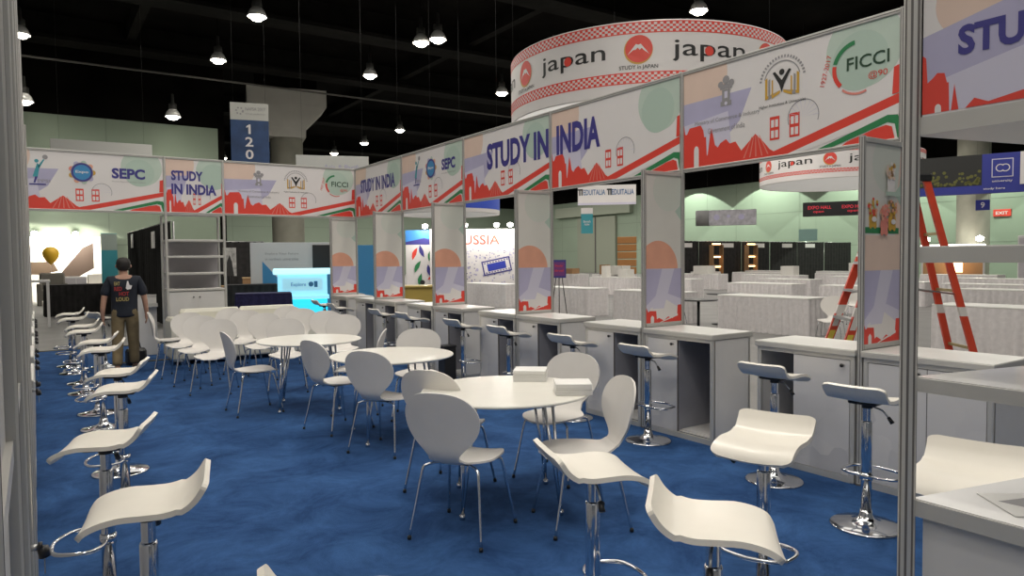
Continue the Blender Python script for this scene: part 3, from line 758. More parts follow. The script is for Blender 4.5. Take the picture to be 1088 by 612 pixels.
for x, y, a, lab, g in [
    (2.05, 3.56, 58, 'white round-back chair nearest the camera at the near table, seen from behind', G1),
    (2.38, 4.31, 60, 'white round-back chair just behind the nearest one, partly hidden by it', G1),
    (3.16, 4.10, 248, 'white round-back chair on the far side of the near table behind the papers', G1),
    (2.70, 3.27, 290, 'white round-back chair right of the near table turned sideways', G1),
    (2.43, 5.50, 58, 'white round-back chair at the middle table with its greyish back to the camera', G2),
    (3.20, 6.48, 212, 'white round-back chair on the far side of the middle table facing the camera', G2),
    (2.80, 7.08, 300, 'white round-back chair seen edge-on beyond the middle table', G2),
    (2.36, 6.46, 76, 'white round-back chair between the middle and far tables facing right', G3),
    (1.90, 7.74, 88, 'white round-back chair at far left of the tables, seen side-on with open carpet around', G3),
    (2.55, 8.75, 195, 'white round-back chair behind the far table facing the camera', G3),
    (1.66, 11.5, 100, 'leftmost white chair by the arm of the sofa, turned sideways', G4),
    (1.70, 10.75, 204, 'back one of the three overlapping chairs left of centre', G4),
    (1.74, 10.00, 204, 'middle one of the three overlapping chairs left of centre', G4),
    (1.80, 9.22, 204, 'front one of the three overlapping chairs left of centre', G4),
    (2.42, 11.35, 204, 'back one of the second cluster of three chairs before the sofa', G4),
    (2.48, 10.65, 204, 'middle one of the second cluster of three chairs before the sofa', G4),
    (2.55, 9.90, 204, 'front one of the second cluster of three chairs before the sofa', G4),
    (3.26, 11.2, 204, 'furthest of the four round-backed chairs right of the sofa', G4),
    (3.26, 10.5, 204, 'second furthest of the four round-backed chairs right of the sofa', G4),
    (3.38, 9.75, 204, 'third of the four round-backed chairs right of the sofa', G4),
    (3.32, 8.90, 204, 'nearest of the four round-backed chairs right of the sofa', G4)]:
    chair(x, y, a, lab, g)
table0 = None
def table(x, y, a, lab):
    global table0
    if table0: return dup(table0, (x, y, 0), az(a), lab, 'round white tables')
    t = thing('round_table', lab, 'table', (x, y, 0), az(a), 'round white tables')
    MB().lathe([(0, .722), (.535, .722), (.552, .728), (.557, .735), (.553, .742), (0, .744)], tabm, 64, smooth=False).build('tabletop', t)
    MB().lathe([(0, .712), (.30, .712), (.30, .722)], black, 24).build('mounting_plate', t)
    for k in range(4):
        q = pi/4+k*pi/2
        r = Matrix.Rotation(q, 4, 'Z')
        mb = MB()
        for s_ in (-1, 1): mb.tube([(.34, s_*.045, .715), (.40, s_*.018, .3), (.435, 0, .01)], .0095, chrome, 8, xf=r)
        mb.tube([(.435, 0, .03), (.435, 0, 0)], .017, chrome, 10, xf=r)
        mb.build('leg', t)
    table0 = t; return t
table(2.55, 3.85, 28, 'nearest round white table with a stack of papers on it')
table(2.68, 5.92, 10, 'middle round white table with four chairs around it')
table(2.48, 7.65, 20, 'furthest round white table near the chairs in front of the sofa')
# stacks of brochures
for x, y, a_, n_, lab in ((2.90, 4.06, 40, 11, 'flat stack of white papers on the near table, before the far chair'), (2.83, 3.50, 34, 10, 'stack of white papers at the right edge of the near table')):
    t = thing('paper_stack', lab, 'papers', (x, y, .744), az(a_)); rr = random.Random(n_); mb = MB()
    for k in range(n_):
        dx, dy = rr.uniform(-.004, .004), rr.uniform(-.004, .004)
        mb.box(-.115+dx, .115+dx, -.105+dy, .105+dy, k*.0058, k*.0058+.005, paper)
    mb.build('lower_sheets', t); MB().box(-.115, .115, -.105, .105, n_*.0058, n_*.0058+.012, paper, bev=.003).build('cover_sheet', t)

# sofa
t = thing('sofa', 'long low white leatherette sofa with two back cushions behind the chairs', 'sofa', (2.85, 12.25, 0), 0)
for k in (-1, 1): MB().box(min(0, k*.93)+.005, max(0, k*.93)-.005, .12, .34, .30, .84, sofam, bev=.05).build('back_cushion', t)
for k in (-1, 1): MB().box(min(0, k*.93)+.005, max(0, k*.93)-.005, -.38, .13, .30, .45, sofam, bev=.04).build('seat_cushion', t)
for k in (-1, 1): MB().box(k*1.03-.1, k*1.03+.1, -.38, .36, .06, .72, sofam, bev=.05).build('armrest', t)
MB().box(-.93, .93, -.36, .36, .08, .30, sofam, bev=.02).build('frame', t)
for sx in (-1, 1):
    for sy in (-.3, .3): MB().cyl(.025, 0, .08, chrome, 10, (sx*.98, sy)).build('leg', t)
t = thing('white_partition', 'low white half-height panel standing behind the walking person', 'panel', (1.40, 13.6, 0))
MB().box(0, .34, 0, .05, 0, 1.02, lam, bev=.008).build('panel', t); MB().box(.0, .34, -.01, .06, 1.02, 1.05, alu).build('cap', t); MB().box(.16, .34, -.14, 0, .84, .90, alu).build('ledge', t)
# black bin box under the right row
t = thing('black_box', 'small black box standing against the counter under a bar stool', 'box', (4.50, 8.20, 0))
MB().box(-.09, .09, -.09, .09, 0, .44, black, bev=.01).build('body', t); MB().box(-.095, .095, -.095, .095, .44, .47, black, bev=.008).build('lid', t)

# ================================================================ HALL BEYOND THE BOOTH
def bear(x, y): return -math.atan2(x, y)
def wires(t, pts, ztop, zbase):
    for (x, y) in pts: MB().tube([(x, y, zbase), (x, y, ztop)], .0025, blackp, 5).build('hanging_wire', t)
# --- skirted tables
def skirted(x, y, L, lab, D=.75, h=.76, rz=0, grp='white skirted tables of the hall', m=skirt, top=ctop, seed=0):
    t = thing('skirted_table', lab, 'table', (x, y, 0), rz, grp)
    z0 = -.012
    MB().box(0, D, 0, L, h-.03, h, top, bev=.01).build('tabletop', t)
    r = random.Random(seed+int(x*10+y*7)); loop = []
    per = [((0, 0), (D, 0)), ((D, 0), (D, L)), ((D, L), (0, L)), ((0, L), (0, 0))]
    q = 0
    for (a, b) in per:
        ln = math.hypot(b[0]-a[0], b[1]-a[1]); n = max(6, int(ln/.035)); nx, ny = (b[1]-a[1])/ln, -(b[0]-a[0])/ln
        for k in range(n):
            f = k/n; w = .030*sin(q*1.35)*r.uniform(.4, 1.2); q += 1
            loop.append((a[0]+(b[0]-a[0])*f, a[1]+(b[1]-a[1])*f, nx, ny, w))
    n = len(loop); vs = []
    for z, k in ((h-.03, .2), (h*.7, .8), (h*.35, 1.0), (z0, 1.3)):
        for (px, py, nx, ny, w) in loop: vs.append((px+nx*w*k, py+ny*w*k, z))
    MB().add(vs, [[i*n+k, i*n+(k+1) % n, (i+1)*n+(k+1) % n, (i+1)*n+k] for i in range(3) for k in range(n)], m, True).build('skirt', t)
    return t
TL = [
 (12.7, 3.9, 2.05, 'nearest white skirted table seen under the shelf of the near tower'),
 (12.7, 8.28, 2.25, 'big white skirted table right of the middle orange fin'),
 (12.7, 11.75, 2.2, 'white skirted table partly hidden behind the right edge of the middle orange fin'),
 (12.7, 15.0, 2.2, 'white skirted table left of the middle orange fin, front row'),
 (12.9, 19.5, 2.6, 'greyish skirted table in front of the RUSSIA wall'),
 (18.9, 5.2, 3.1, 'long skirted table in the second row, right of the ladder'),
 (18.8, 10.2, 1.7, 'skirted table in the second row just left of the ladder'),
 (18.9, 12.87, 2.4, 'skirted table in the second row above the big skirted one'),
 (20.9, 18.6, 2.6, 'skirted table in the third row behind the gap beside the fin'),
 (21.0, 22.1, 2.6, 'skirted table in the third row under the blue hanging banner'),
 (22.1, 7.2, 2.9, 'skirted table in the third row behind the right rail of the ladder'),
 (23.0, 14.9, 2.2, 'skirted table in the third row right of the black pedestal'),
 (22.8, 10.9, 2.2, 'skirted table in the third row left of the ladder rail'),
 (24.2, 29.4, 2.6, 'distant skirted table near the small purple poster'),
 (24.4, 25.9, 2.6, 'distant skirted table beside the orange pallet stack'),
 (27.5, 9.3, 3, 'distant skirted table under the blue hanging sign'),
 (27.5, 14.0, 3, 'distant skirted table in the fourth row behind the ladder top'),
 (27.8, 18.6, 3, 'distant skirted table in the fourth row, right part'),
 (27.8, 23.0, 3, 'distant skirted table in the fourth row, left part'),
 (32.0, 12.5, 3, 'far skirted table in the fifth row, right end'),
 (32.0, 17.5, 3, 'far skirted table in the fifth row, second from the right'),
 (32.0, 22.5, 3, 'far skirted table in the fifth row, third from the right'),
 (32.0, 26.9, 1.6, 'far skirted table in the fifth row, left end'),
 (36.3, 25.2, 2.2, 'furthest skirted table below the black drapes, left of centre'),
 (36.3, 20.8, 2.4, 'furthest skirted table below the black drapes, right of centre'),
 (36.6, 27.45, .75, 'furthest skirted table below the warm lit shelves'),
]
for x, y, L, lab in TL: skirted(x, y, L, lab)
# boxes and clutter on the far tables
bx = mat('white_carton', (.62, .6, .56), .7); brn = mat('brown_carton', (.30, .17, .08), .8)
for x, y, z, w, h, m, lab in [(21.3, 22.6, .76, .5, .35, bx, 'white carton on the table under the blue hanging banner'), (21.3, 23.9, .76, .3, .5, bx, 'small upright white carton on the table under the blue hanging banner'),
      (24.6, 26.5, .76, .7, .45, bx, 'wide white carton on the table beside the pallet stack'), (24.5, 30.3, .76, .6, .3, brn, 'brown carton on the distant table near the purple poster'),
      (24.6, 27.7, .76, .4, .5, brn, 'brown carton beside the wide white one on a distant table'), (28.2, 24.2, .76, .8, .4, bx, 'white carton on the left table of the fourth row'),
      (28.2, 19.3, .76, .6, .4, bx, 'white carton on the fourth row table right part'), (32.4, 18.4, .76, .8, .5, bx, 'large white carton on a far table below the drapes')]:
    t = thing('carton', lab, 'box', (x, y, z), .2)
    MB().box(-w/2, w/2, -w/2, w/2, 0, h, m, bev=.01).build('body', t); MB().box(-w/2, w/2, -.03, .03, h, h+.003, mat('packing_tape', (.5, .4, .25), .4)).build('tape', t)
# orange pallet stack
t = thing('pallet_stack', 'tall stack of orange brown crates right of the far white door', 'crates', (34.0, 36.0, -.012), bear(34, 36))
for k in range(6): MB().box(-.65, .65, -.5, .5, k*.52, k*.52+.46, mat('orange_crate', (.42, .19, .06), .7), bev=.03).build('crate', t)
# black pedestal table with chairs near it
def pedestal(x, y, lab):
    t = thing('pedestal_table', lab, 'table', (x, y, -.012))
    MB().lathe([(0, .72), (.38, .72), (.40, .735), (.38, .75), (0, .75)], black, 28).build('tabletop', t); MB().lathe([(.03, .03), (.03, .72)], black, 12).build('column', t)
    MB().lathe([(0, 0), (.26, 0), (.27, .015), (.05, .04), (0, .04)], black, 24).build('base', t)
pedestal(11.3, 9.85, 'black pedestal table with round top behind the counter, right of the middle fin')
pedestal(13.6, 11.1, 'second black pedestal table just beyond the first one')
for x, y, a_, lab in [(11.7, 10.9, 200, 'white chair beside the black pedestal table behind the counter'), (11.9, 7.3, 250, 'white chair right of the big skirted table, beyond the counter'),
      (16.0, 9.2, 230, 'white chair further back between skirted tables left of the ladder'), (14.9, 13.6, 160, 'white chair between the two skirted tables left of the middle fin'), (5.95, 14.9, 200, 'white chair behind the counters in front of the blue panel')]:
    o = chair(x, y, a_, lab, 'white chairs beyond the booth'); o.location.z = -.012
# --- stepladder
def ladder():
    x, y = 7.75, 3.90
    t = thing('stepladder', 'tall red fibreglass A-frame stepladder standing beyond the right counters', 'ladder', (x, y, -.012), -.68)
    # local x: spread direction, local y: width of the ladder
    H = 2.46; a_, b_ = .12, .80
    st = mat('ladder_sticker', (.75, .72, .68), .5)
    def stile(sx, sy, w):
        top = Vector((sx*a_, sy*.16, H-.06)); bot = Vector((sx*b_*(1.15 if sx < 0 else .9), sy*(.30 if sx < 0 else .27), .02)); d = (bot-top)
        m = MB()
        def seg(f0, f1, ww, mm, off=0):
            p, q = top+d*f0, top+d*f1
            vs = []
            for c in (p, q): vs += [(c.x-ww, c.y-.018-off, c.z), (c.x+ww, c.y-.018-off, c.z), (c.x+ww, c.y+.018+off, c.z), (c.x-ww, c.y+.018+off, c.z)]
            m.add(vs, [(0, 1, 2, 3), (7, 6, 5, 4), (0, 4, 5, 1), (1, 5, 6, 2), (2, 6, 7, 3), (3, 7, 4, 0)], mm)
        seg(0, 1, w, redfg)
        seg(.56, .60, w+.001, st, .001)
        seg(.32, .335, w+.001, st, .001)
        if sx < 0: seg(.68, .78, w*.7, yellow, .002); seg(.60, .66, w*.7, st, .002)
        s_ = m.build('stile', t)
        MB().box(bot.x-.05, bot.x+.05, bot.y-.03, bot.y+.03, -.012, .03, black, bev=.008).build('foot', s_)
    for sx in (-1, 1):
        for sy in (-1, 1): stile(sx, sy, .042 if sx < 0 else .034)
    MB().box(-.17, .17, -.20, .20, H-.08, H, black, bev=.015).build('top_cap', t)
    for k in range(1, 8):
        f = k/8; xx = -(a_+(b_*1.15-a_)*f); z = (H-.06)*(1-f)+.02; w = .16+.14*f
        MB().box(xx-.045, xx+.045, -w, w, z, z+.028, steel).build('step', t)
    for k in (2, 4, 6):
        f = k/8; xx = (a_+(b_*.9-a_)*f); z = (H-.06)*(1-f)+.02; w = .16+.11*f
        MB().box(xx-.012, xx+.012, -w, w, z, z+.03, mat('brass_brace', (.4, .32, .15), .4, .6)).build('rear_brace', t)
    for sy in (-1, 1): MB().tube([(-.48, sy*.24, 1.2), (0, sy*.23, 1.26), (.40, sy*.22, 1.2)], .009, steel, 6).build('spreader', t)
ladder()

# --- round hanging signs
def ring_sign(x, y, R, z0, z1, lip, lab, text, rot, reps=7, chk=.2):
    t = thing('round_hanging_sign', lab, 'sign', (x, y, 0), rot)
    n = 168; mb = MB(); inner = mat('sign_lining', (.66, .66, .66), .7)
    def ringwall(ra, za, zb, m, flip=False):
        vs = [(ra*cos(2*pi*k/n), ra*sin(2*pi*k/n), z) for z in (za, zb) for k in range(n)]
        mb.add(vs, [([k, (k+1) % n, (k+1) % n+n, k+n] if not flip else [k+n, (k+1) % n+n, (k+1) % n, k]) for k in range(n)], m, True)
    ringwall(R, z0, z1, whitep); ringwall(R-.05, z0, z1, inner, True)
    for z in (z0, z1): mb.tube([((R-.025)*cos(2*pi*k/n), (R-.025)*sin(2*pi*k/n), z) for k in range(n)], .025, whitep, 6, True)
    mb.build('fabric_ring', t)
    if text:
        mb = MB(); N = 336 if chk > .1 else 120
        for zb in (z0+lip, z1-chk-.03):
            rows = 4; rh = chk/rows
            for r in range(rows):
                for k in range(N):
                    if (k+r) % 2 or r in (): 
                        a0, a1 = 2*pi*k/N, 2*pi*(k+1)/N; q = R+.004
                        mb.add([(q*cos(a0), q*sin(a0), zb+r*rh), (q*cos(a1), q*sin(a1), zb+r*rh), (q*cos(a1), q*sin(a1), zb+(r+1)*rh), (q*cos(a0), q*sin(a0), zb+(r+1)*rh)], [(0, 1, 2, 3)], redp)
            for zz in (zb-.02, zb+chk):
                vs = [((R+.004)*cos(2*pi*k/n), (R+.004)*sin(2*pi*k/n), z) for z in (zz, zz+.022) for k in range(n)]
                mb.add(vs, [[k, (k+1) % n, (k+1) % n+n, k+n] for k in range(n)], redp)
        mb.build('checker_border', t)
        hb = z1-z0-lip-2*chk-.08; zb = z0+lip+chk+.04
        def wrap(polys, m, a, lay, out):
            for P, F in polys:
                out.add([((R+.006+lay*.003)*cos(a+u/R), (R+.006+lay*.003)*sin(a+u/R), zb+v) for u, v in P], F, m)
        def P1(p): return [(p, [list(range(len(p)))])]
        gv, gf = glyphs('japan', .004)
        xs = [v[0] for v in gv]; ys = [v[1] for v in gv]; w = 1.72; hh = hb*.56; sx = w/(max(xs)-min(xs)); sy = hh/(max(ys)-min(ys))
        gsub = [((v[0]-min(xs))*sx-w/2, (v[1]-min(ys))*sy+hb*.22) for v in gv]
        step = 2*pi/reps
        sv, sf = glyphs('STUDY in JAPAN', .01); sxs = [v[0] for v in sv]; sys_ = [v[1] for v in sv]
        ss = .82/(max(sxs)-min(sxs)); stx = [((v[0]-min(sxs))*ss-.41, (v[1]-min(sys_))*ss+.02) for v in sv]
        for k in range(reps):
            a = k*step; out = MB(); lg = MB()
            wrap([(gsub, gf)], blackp, a, 0, out); wrap(P1(disc(-.055, hb*.50, hb*.125, 20)), redp, a, 1, out)
            b_ = a+step/2; c = (0, hb*.56); r = hb*.36
            wrap(P1(disc(*c, r*1.06, 28)), goldp, b_, 0, lg); wrap(P1(disc(.01, c[1]+.02, r, 28)), redp, b_, 1, lg)
            wrap(P1([(-.8*r, c[1]-.35*r), (-.18*r, c[1]+.42*r), (0, c[1]+.36*r), (.18*r, c[1]+.42*r), (.8*r, c[1]-.35*r), (.4*r, c[1]-.05*r), (.25*r, c[1]+.12*r), (.1*r, c[1]-.02*r), (-.05*r, c[1]+.15*r), (-.2*r, c[1]), (-.4*r, c[1]-.02*r)]), whitep, b_, 2, lg)
            wrap([(stx, sf)], blackp, b_, 2, lg)
            out.build('lettering', t); lg.build('mountain_emblem', t)
    wires(t, [(R*.7*cos(q), R*.7*sin(q)) for q in (.8, 2.4, 3.9, 5.5)] and [((R-.03)*cos(q), (R-.03)*sin(q)) for q in (.8, 2.4, 3.9, 5.5)], ZC, z1)
    return t
brg = math.atan2(-13.36, -13.44)     # direction (from +X, ccw) from the sign to the camera side
cam_dir = math.atan2(-13.44, -13.36)
ring_sign(13.36, 13.44, 3.5, 5.09, 6.62, .25, 'big round white hanging sign reading japan with red checker borders at top', True, cam_dir-radians(28)+2*pi/14*0, 7)
ring_sign(31.2, 18.8, 3.5, 4.93, 6.18, .24, 'smaller looking round japan sign hanging far behind the FICCI banner', True, math.atan2(-18.8, -31.2)+radians(20), 7, .11)
t = ring_sign(10.3, 18.6, 1.55, 2.95, 3.9, .2, 'small round white hanging sign with a blue band above the RUSSIA wall', False, 0)
mb = MB(); n = 60
vs = [(1.556*cos(2*pi*k/n), 1.556*sin(2*pi*k/n), z) for z in (3.05, 3.42) for k in range(n)]
mb.add(vs, [[k, (k+1) % n, (k+1) % n+n, k+n] for k in range(n)], mat('bright_blue_print', (.04, .09, .55), .5), True); mb.build('blue_band', t)

# --- other hanging signs
def board(name, x, y, zc, w, h, lab, m, cat='sign', th=.08, rz=None, hang=True):
    t = thing(name, lab, cat, (x, y, zc), bear(x, y) if rz is None else rz)
    MB().box(-w/2, w/2, 0, th, -h/2, h/2, m, bev=.006).build('board', t)
    if hang: wires(t, [(-w*.42, th/2), (w*.42, th/2)], ZC-zc, h/2)
    A = Art(w, h, 0, .004); return t, A
def fin_art(t, A, w, h, name='print'): A.mb.build(name, t).location = (-w/2, 0, -h/2)
t, A = board('hanging_sign', 22.3, 24.95, 4.56, 2.7, .92, 'white hanging box sign printed EDUITALIA twice in blue', whitep)
for q in (0, 1): A.puts([rect(.06+q*1.35, .12+q*1.35, .45, .75), rect(.0+q*1.35, .24+q*1.35, .68, .75), rect(.16+q*1.35, .22+q*1.35, .45, .75)], blackp); A.text('EDUITALIA', .26+q*1.32, .46, 1.02, .26, mat('dusty_blue_print', (.05, .14, .32), .5), .015)
A.put(rect(0, 2.7, 0, .1), lavlt); fin_art(t, A, 2.7, .92)
t, A = board('hanging_banner', 23.45, 27.75, 3.52, .6, 1.3, 'small blue vertical banner with white top hanging under the EDUITALIA sign', tealp)
A.put(rect(0, .6, 1.0, 1.3), whitep); A.text('TEXT' if 0 else 'Booth', .12, .55, .36, .12, whitep, .01); A.text('row', .17, .40, .26, .1, whitep, .01); fin_art(t, A, .6, 1.3)
t, A = board('hanging_sign', 32.75, 26.3, 3.84, 2.9, .86, 'pale grey patterned hanging sign before the arched lights', mat('pale_grey_print', (.42, .41, .45), .6, noise=.25, scale=4), th=.5)
A.puts([disc(.75, .45, .17, 12), disc(2.1, .45, .17, 12), disc(1.4, .5, .1, 10)], lav); fin_art(t, A, 2.9, .86)
MB().lathe([(.0, -.43), (.42, -.43), (.42, .43), (0, .43)], mat('grey_sign_end', (.2, .2, .2), .6), 18, c=(-1.45, .25), smooth=True).build('rounded_end', t)
redtx = mat('red_led', (.6, .03, .05), .5, emit=.6)
t, A = board('hanging_sign', 34.1, 20.6, 4.02, 3.3, .72, 'long black hanging sign with dull red lettering near the smaller japan ring', black, th=.4)
A.text('WELCOME' if 0 else 'EXPO HALL', .25, .36, 1.1, .17, redtx); A.text('EXPO HALL', 1.85, .36, 1.1, .17, redtx); A.text('open', .5, .14, .5, .12, redtx); A.text('open', 2.1, .14, .5, .12, redtx); fin_art(t, A, 3.3, .72)
t, A = board('hanging_sign', 40.9, 26.7, 2.95, 1.1, .75, 'pale teal square sign above the black drapes', mat('pale_teal_print', (.20, .33, .30), .6)); fin_art(t, A, 1.1, .75, 'face') if A.mb.v else None
t, A = board('hanging_banner', 5.83, 23.45, 5.10, 1.15, 3.1, 'tall navy blue hanging banner with white 1200 and a white top', mat('aisle_blue_print', (.02, .055, .15), .5, noise=.3, scale=2), cat='banner')
A.put(rect(0, 1.15, 2.56, 3.1), mat('banner_grey_top', (.5, .5, .46), .5)); A.puts([disc(.28+.1*cos(k), 2.84+.1*sin(k), .03, 8) for k in range(7)], greyp)
A.text('NAFSA 2017', .45, 2.86, .6, .11, greyp, .01); A.text('annual conference', .45, 2.74, .6, .05, greyp)
A.puts([[(.53, 2.12), (.60, 2.12), (.60, 2.42), (.55, 2.42), (.47, 2.36), (.47, 2.31), (.53, 2.34)]], whitep)
for k, c in enumerate('200'): A.text(c, .43, 1.72-k*.40, .24, .30, whitep, .02)
fin_art(t, A, 1.15, 3.1)
t, A = board('hanging_sign', 2.05, 27.8, 5.52, 3.0, .42, 'long blank white hanging sign over the back left banner', mat('white_box_sign', (.60, .60, .57), .5), th=.4)
t, A = board('hanging_sign', 7.1, 19.5, 4.30, 2.0, .56, 'white hanging box with faint blue lettering above the FICCI banner on the back wall', mat('white_box_sign', (.60, .60, .57), .5), th=.5)
A.text('Asia & Pacific', .75, .16, 1.05, .15, lav, .01); fin_art(t, A, 2.0, .56)
# big blue sign at right
t, A = board('hanging_sign', 26.6, 11.1, 4.32, 3.95, 1.32, 'wide blue hanging sign with dark landscape photo and white square logo at right', royal, th=.2)
A.put(rect(0, 2.15, .28, 1.32), mat('dark_photo_print', (.02, .021, .02), .5)); rr = random.Random(5); vines = mat('olive_print', (.13, .13, .03), .6)
A.puts([disc(.2+1.9*rr.random(), .34+rr.random()**2*.55*(.3+.7*k/60), .035+.03*rr.random(), 6) for k in range(60)], vines)
A.puts([rect(2.42, 3.02, .52, 1.14)], lavlt); A.puts([rect(2.45, 2.99, .55, 1.11)], royal)
A.puts(ringpolys(2.66, .83, .13, .03, 40, 320)+ringpolys(2.80, .83, .13, .03, -140, 140), whitep)
A.text('university', 2.44, .34, .56, .09, whitep, .01); A.text('WELCOME' if 0 else 'SYDNEY' if 0 else 'study here', 2.2, .1, .6, .09, whitep, .01)
A.put(rect(3.2, 3.95, .25, 1.32), whitep); A.put(rect(3.36, 3.95, .42, 1.14), redp); fin_art(t, A, 3.95, 1.32)
t, A = board('hanging_sign', 27.6, 11.28, 3.33, .42, .36, 'small navy square sign with a white number 9 under the wide blue sign', royal)
A.text('9', .15, .08, .12, .2, whitep, .02); fin_art(t, A, .42, .36)
t, A = board('exit_sign', 51.42, 19.9, 4.25, 1.0, .45, 'small red exit sign on the far green wall at right', redp, rz=-pi/2, hang=False)
A.text('EXIT', .15, .12, .7, .2, whitep, .02); fin_art(t, A, 1.0, .45)

# --- black drape booths under the arched lights
drapem = blk
def drape(x0, x1, y, h, lab, seed=1, rz=0, loc=None):
    t = thing('black_drape', lab, 'drape', loc or (x0, y, -.012), rz)
    L = x1-x0; n = int(L/.09); r = random.Random(seed)
    row = [(L*k/n, .03*sin(k*1.7)*r.uniform(.5, 1.3)) for k in range(n+1)]
    MB().sheet([[(a, b_*q, z) for a, b_ in row] for z, q in ((0, 1.3), (h*.5, 1), (h, .6))], .008, drapem).build('cloth', t)
    MB().tube([(0, 0, h), (L, 0, h)], .02, steel, 8).build('rail', t)
    for xx in (0, L): MB().tube([(xx, .05, 0), (xx, .05, h)], .022, steel, 8).build('upright', t)
    return t
nm = ['first', 'second', 'third', 'fourth', 'fifth', 'sixth']
xs = [30.0, 33.3, 37.3, 40.2, 43.2, 46.4, 49.8]
for k in range(6): drape(xs[k], xs[k+1]-.05, 29, 2.58, 'tall black drape of the far booths, %s panel from the left' % nm[k], k)
for k, x in enumerate((32.1, 35.9, 39.0, 42.0, 44.6)):
    o = MB().box(-.55, .55, -.02, 0, -.13, .13, whitep).build('booth_sign_card'); o.location = (x, 28.965, 2.32); tag(o, 'white name card on the black drapes, %s from the left' % nm[k], 'sign')
warm = mat('warm_shelf_light', (1, .62, .28), .5, emit=5)
for x, lab in ((34.3, 'left one of the two warm lit display shelves before the black drapes'), (37.6, 'right one of the two warm lit display shelves before the black drapes')):
    t = thing('lit_display_shelf', lab, 'shelf unit', (x, 28.5, -.012))
    for z in (.5, 1.1, 1.7, 2.3): MB().box(-.45, .45, -.15, .15, z, z+.05, brn).build('shelf', t)
    for sx in (-.45, .45): MB().box(sx-.03, sx+.03, -.15, .15, 0, 2.35, brn).build('side', t)
    for z in (1.02, 1.62, 2.4): MB().tube([(-.35, .0, z), (.35, .0, z)], .04, warm, 8).build('lamp_tube', t)
# glowing booth at far right, orange lit booth beside it
glow = mat('lit_white_canopy', (1, .98, .92), .5, emit=2.2)
t = thing('lit_booth', 'far booth with glowing white canopy seen right of the ladder', 'booth', (43.3, 19.2, -.012), bear(43.3, 19.2))
MB().box(-1.6, 1.6, 0, 1.6, 1.75, 2.2, glow, bev=.1).build('canopy', t)
for k in (-1, 1): MB().lathe([(0, -.16), (.18, -.06), (.2, .08), (0, .18)], lampgl, 14, c=(k*1.3, .5), xf=Matrix.Translation((0, 0, 2.5))).build('spot_lamp', t); MB().tube([(k*1.3, .5, 2.2), (k*1.3, .5, 2.4)], .03, black, 6).build('lamp_arm', t)
for x_ in (-1.5, 1.5): MB().box(x_-.05, x_+.05, .1, .2, 0, 1.76, lam).build('leg', t)
MB().box(-.2, .5, .4, .45, .6, 1.3, warm).build('screen', t); MB().box(-1.5, 1.5, 1.2, 1.25, 0, 1.75, brn).build('back_panel', t)
t = thing('tall_grey_cabinet', 'tall pale grey cabinet at the far right behind the skirted tables', 'cabinet', (30.6, 10.6, -.012), bear(30.6, 10.6))
MB().box(-.65, .65, 0, .7, 0, 2.3, lam, bev=.02).build('body', t); MB().box(-.62, -.01, -.02, 0, .05, 2.2, shelfback).build('door', t); MB().box(.01, .62, -.02, 0, .05, 2.2, shelfback).build('door', t)
# big door in the far wall
structure('door_1', MB().box(51.2, X1h, 56, 62.3, 0, 6.1, mat('grey_door', (.26, .28, .22), .7)).box(51.1, 51.2, 59.1, 59.2, 0, 6.1, aludk).box(50.9, X1h, 53.5, 66, 6.3, 7.4, mat('door_beam', (.30, .33, .26), .7)))
# poster on easel
t = thing('easel_poster', 'small purple poster on a stand behind the counters near the middle', 'poster', (11.1, 14.25, -.012), bear(11.1, 14.2))
MB().box(-.18, .18, 0, .02, 1.12, 1.58, navy).build('poster_board', t)
A = Art(.36, .46, 0, .003); A.put(rect(.03, .33, .05, .40), mat('purple_print', (.18, .04, .2), .5)); A.text('Study', .08, .27, .2, .07, redp, .01); A.text('abroad', .07, .16, .22, .06, redp, .01); A.mb.build('print', t).location = (-.18, 0, 1.12)
for sx in (-1, 1): MB().tube([(sx*.03, .04, 1.5), (sx*.22, -.02, 0)], .012, black, 6).build('stand_leg', t)
MB().tube([(0, .04, 1.5), (0, .4, 0)], .012, black, 6).build('stand_leg', t)

# --- RUSSIA wall, leaf booth, yellow counter
spotgl = mat('spot_glass', (1, .97, .9), .3, emit=14)
def boothwall(x, y, w, h, lab, m, name='booth_wall', spots=()):
    t = thing(name, lab, 'booth wall', (x, y, -.012), bear(x, y))
    MB().box(-w/2, w/2, 0, .1, 0, h, m, bev=.01).build('panel', t)
    for sx in spots:
        MB().tube([(sx, 0, h-.05), (sx, -.12, h+.12), (sx, -.25, h+.15)], .015, steel, 6).build('lamp_arm', t)
        MB().lathe([(0, -.09), (.10, -.05), (.11, .05), (0, .1)], spotgl, 14, xf=Matrix.Translation((sx, -.3, h+.13))).build('spot_lamp', t)
        l = bpy.data.lights.new('booth_spot', 'POINT'); l.energy = 38; l.color = (1, .95, .88); l.shadow_soft_size = .1
        o = bpy.data.objects.new('booth_spot', l); COL.objects.link(o); o.parent = t; o.location = (sx, -.55, h+.05)
    return t, Art(w, h, 0, .003)
t, A = boothwall(13.95, 23.25, 3.3, 2.78, 'white booth wall with red RUSSIA lettering and small blue doodles', whitep, spots=(-.3, .9, 1.42))
A.text('RUSSIA', .95, 2.18, 1.72, .36, mat('brick_red_print', (.55, .09, .05), .5), .01)
rr = random.Random(11); dd = []
for k in range(150):
    a, b_, q = .1+3.1*rr.random(), .4+1.6*rr.random(), rr.uniform(.02, .05)
    dd.append(disc(a, b_, q, rr.choice([3, 4, 6]), q*rr.uniform(.5, 1.6)))
A.puts(dd, lav); A.puts([disc(.1+3.1*rr.random(), .4+1.6*rr.random(), .025, 4) for k in range(70)], navy)
def rot2(poly, c, a): return [(c[0]+x*cos(a)-y*sin(a), c[1]+x*sin(a)+y*cos(a)) for x, y in poly]
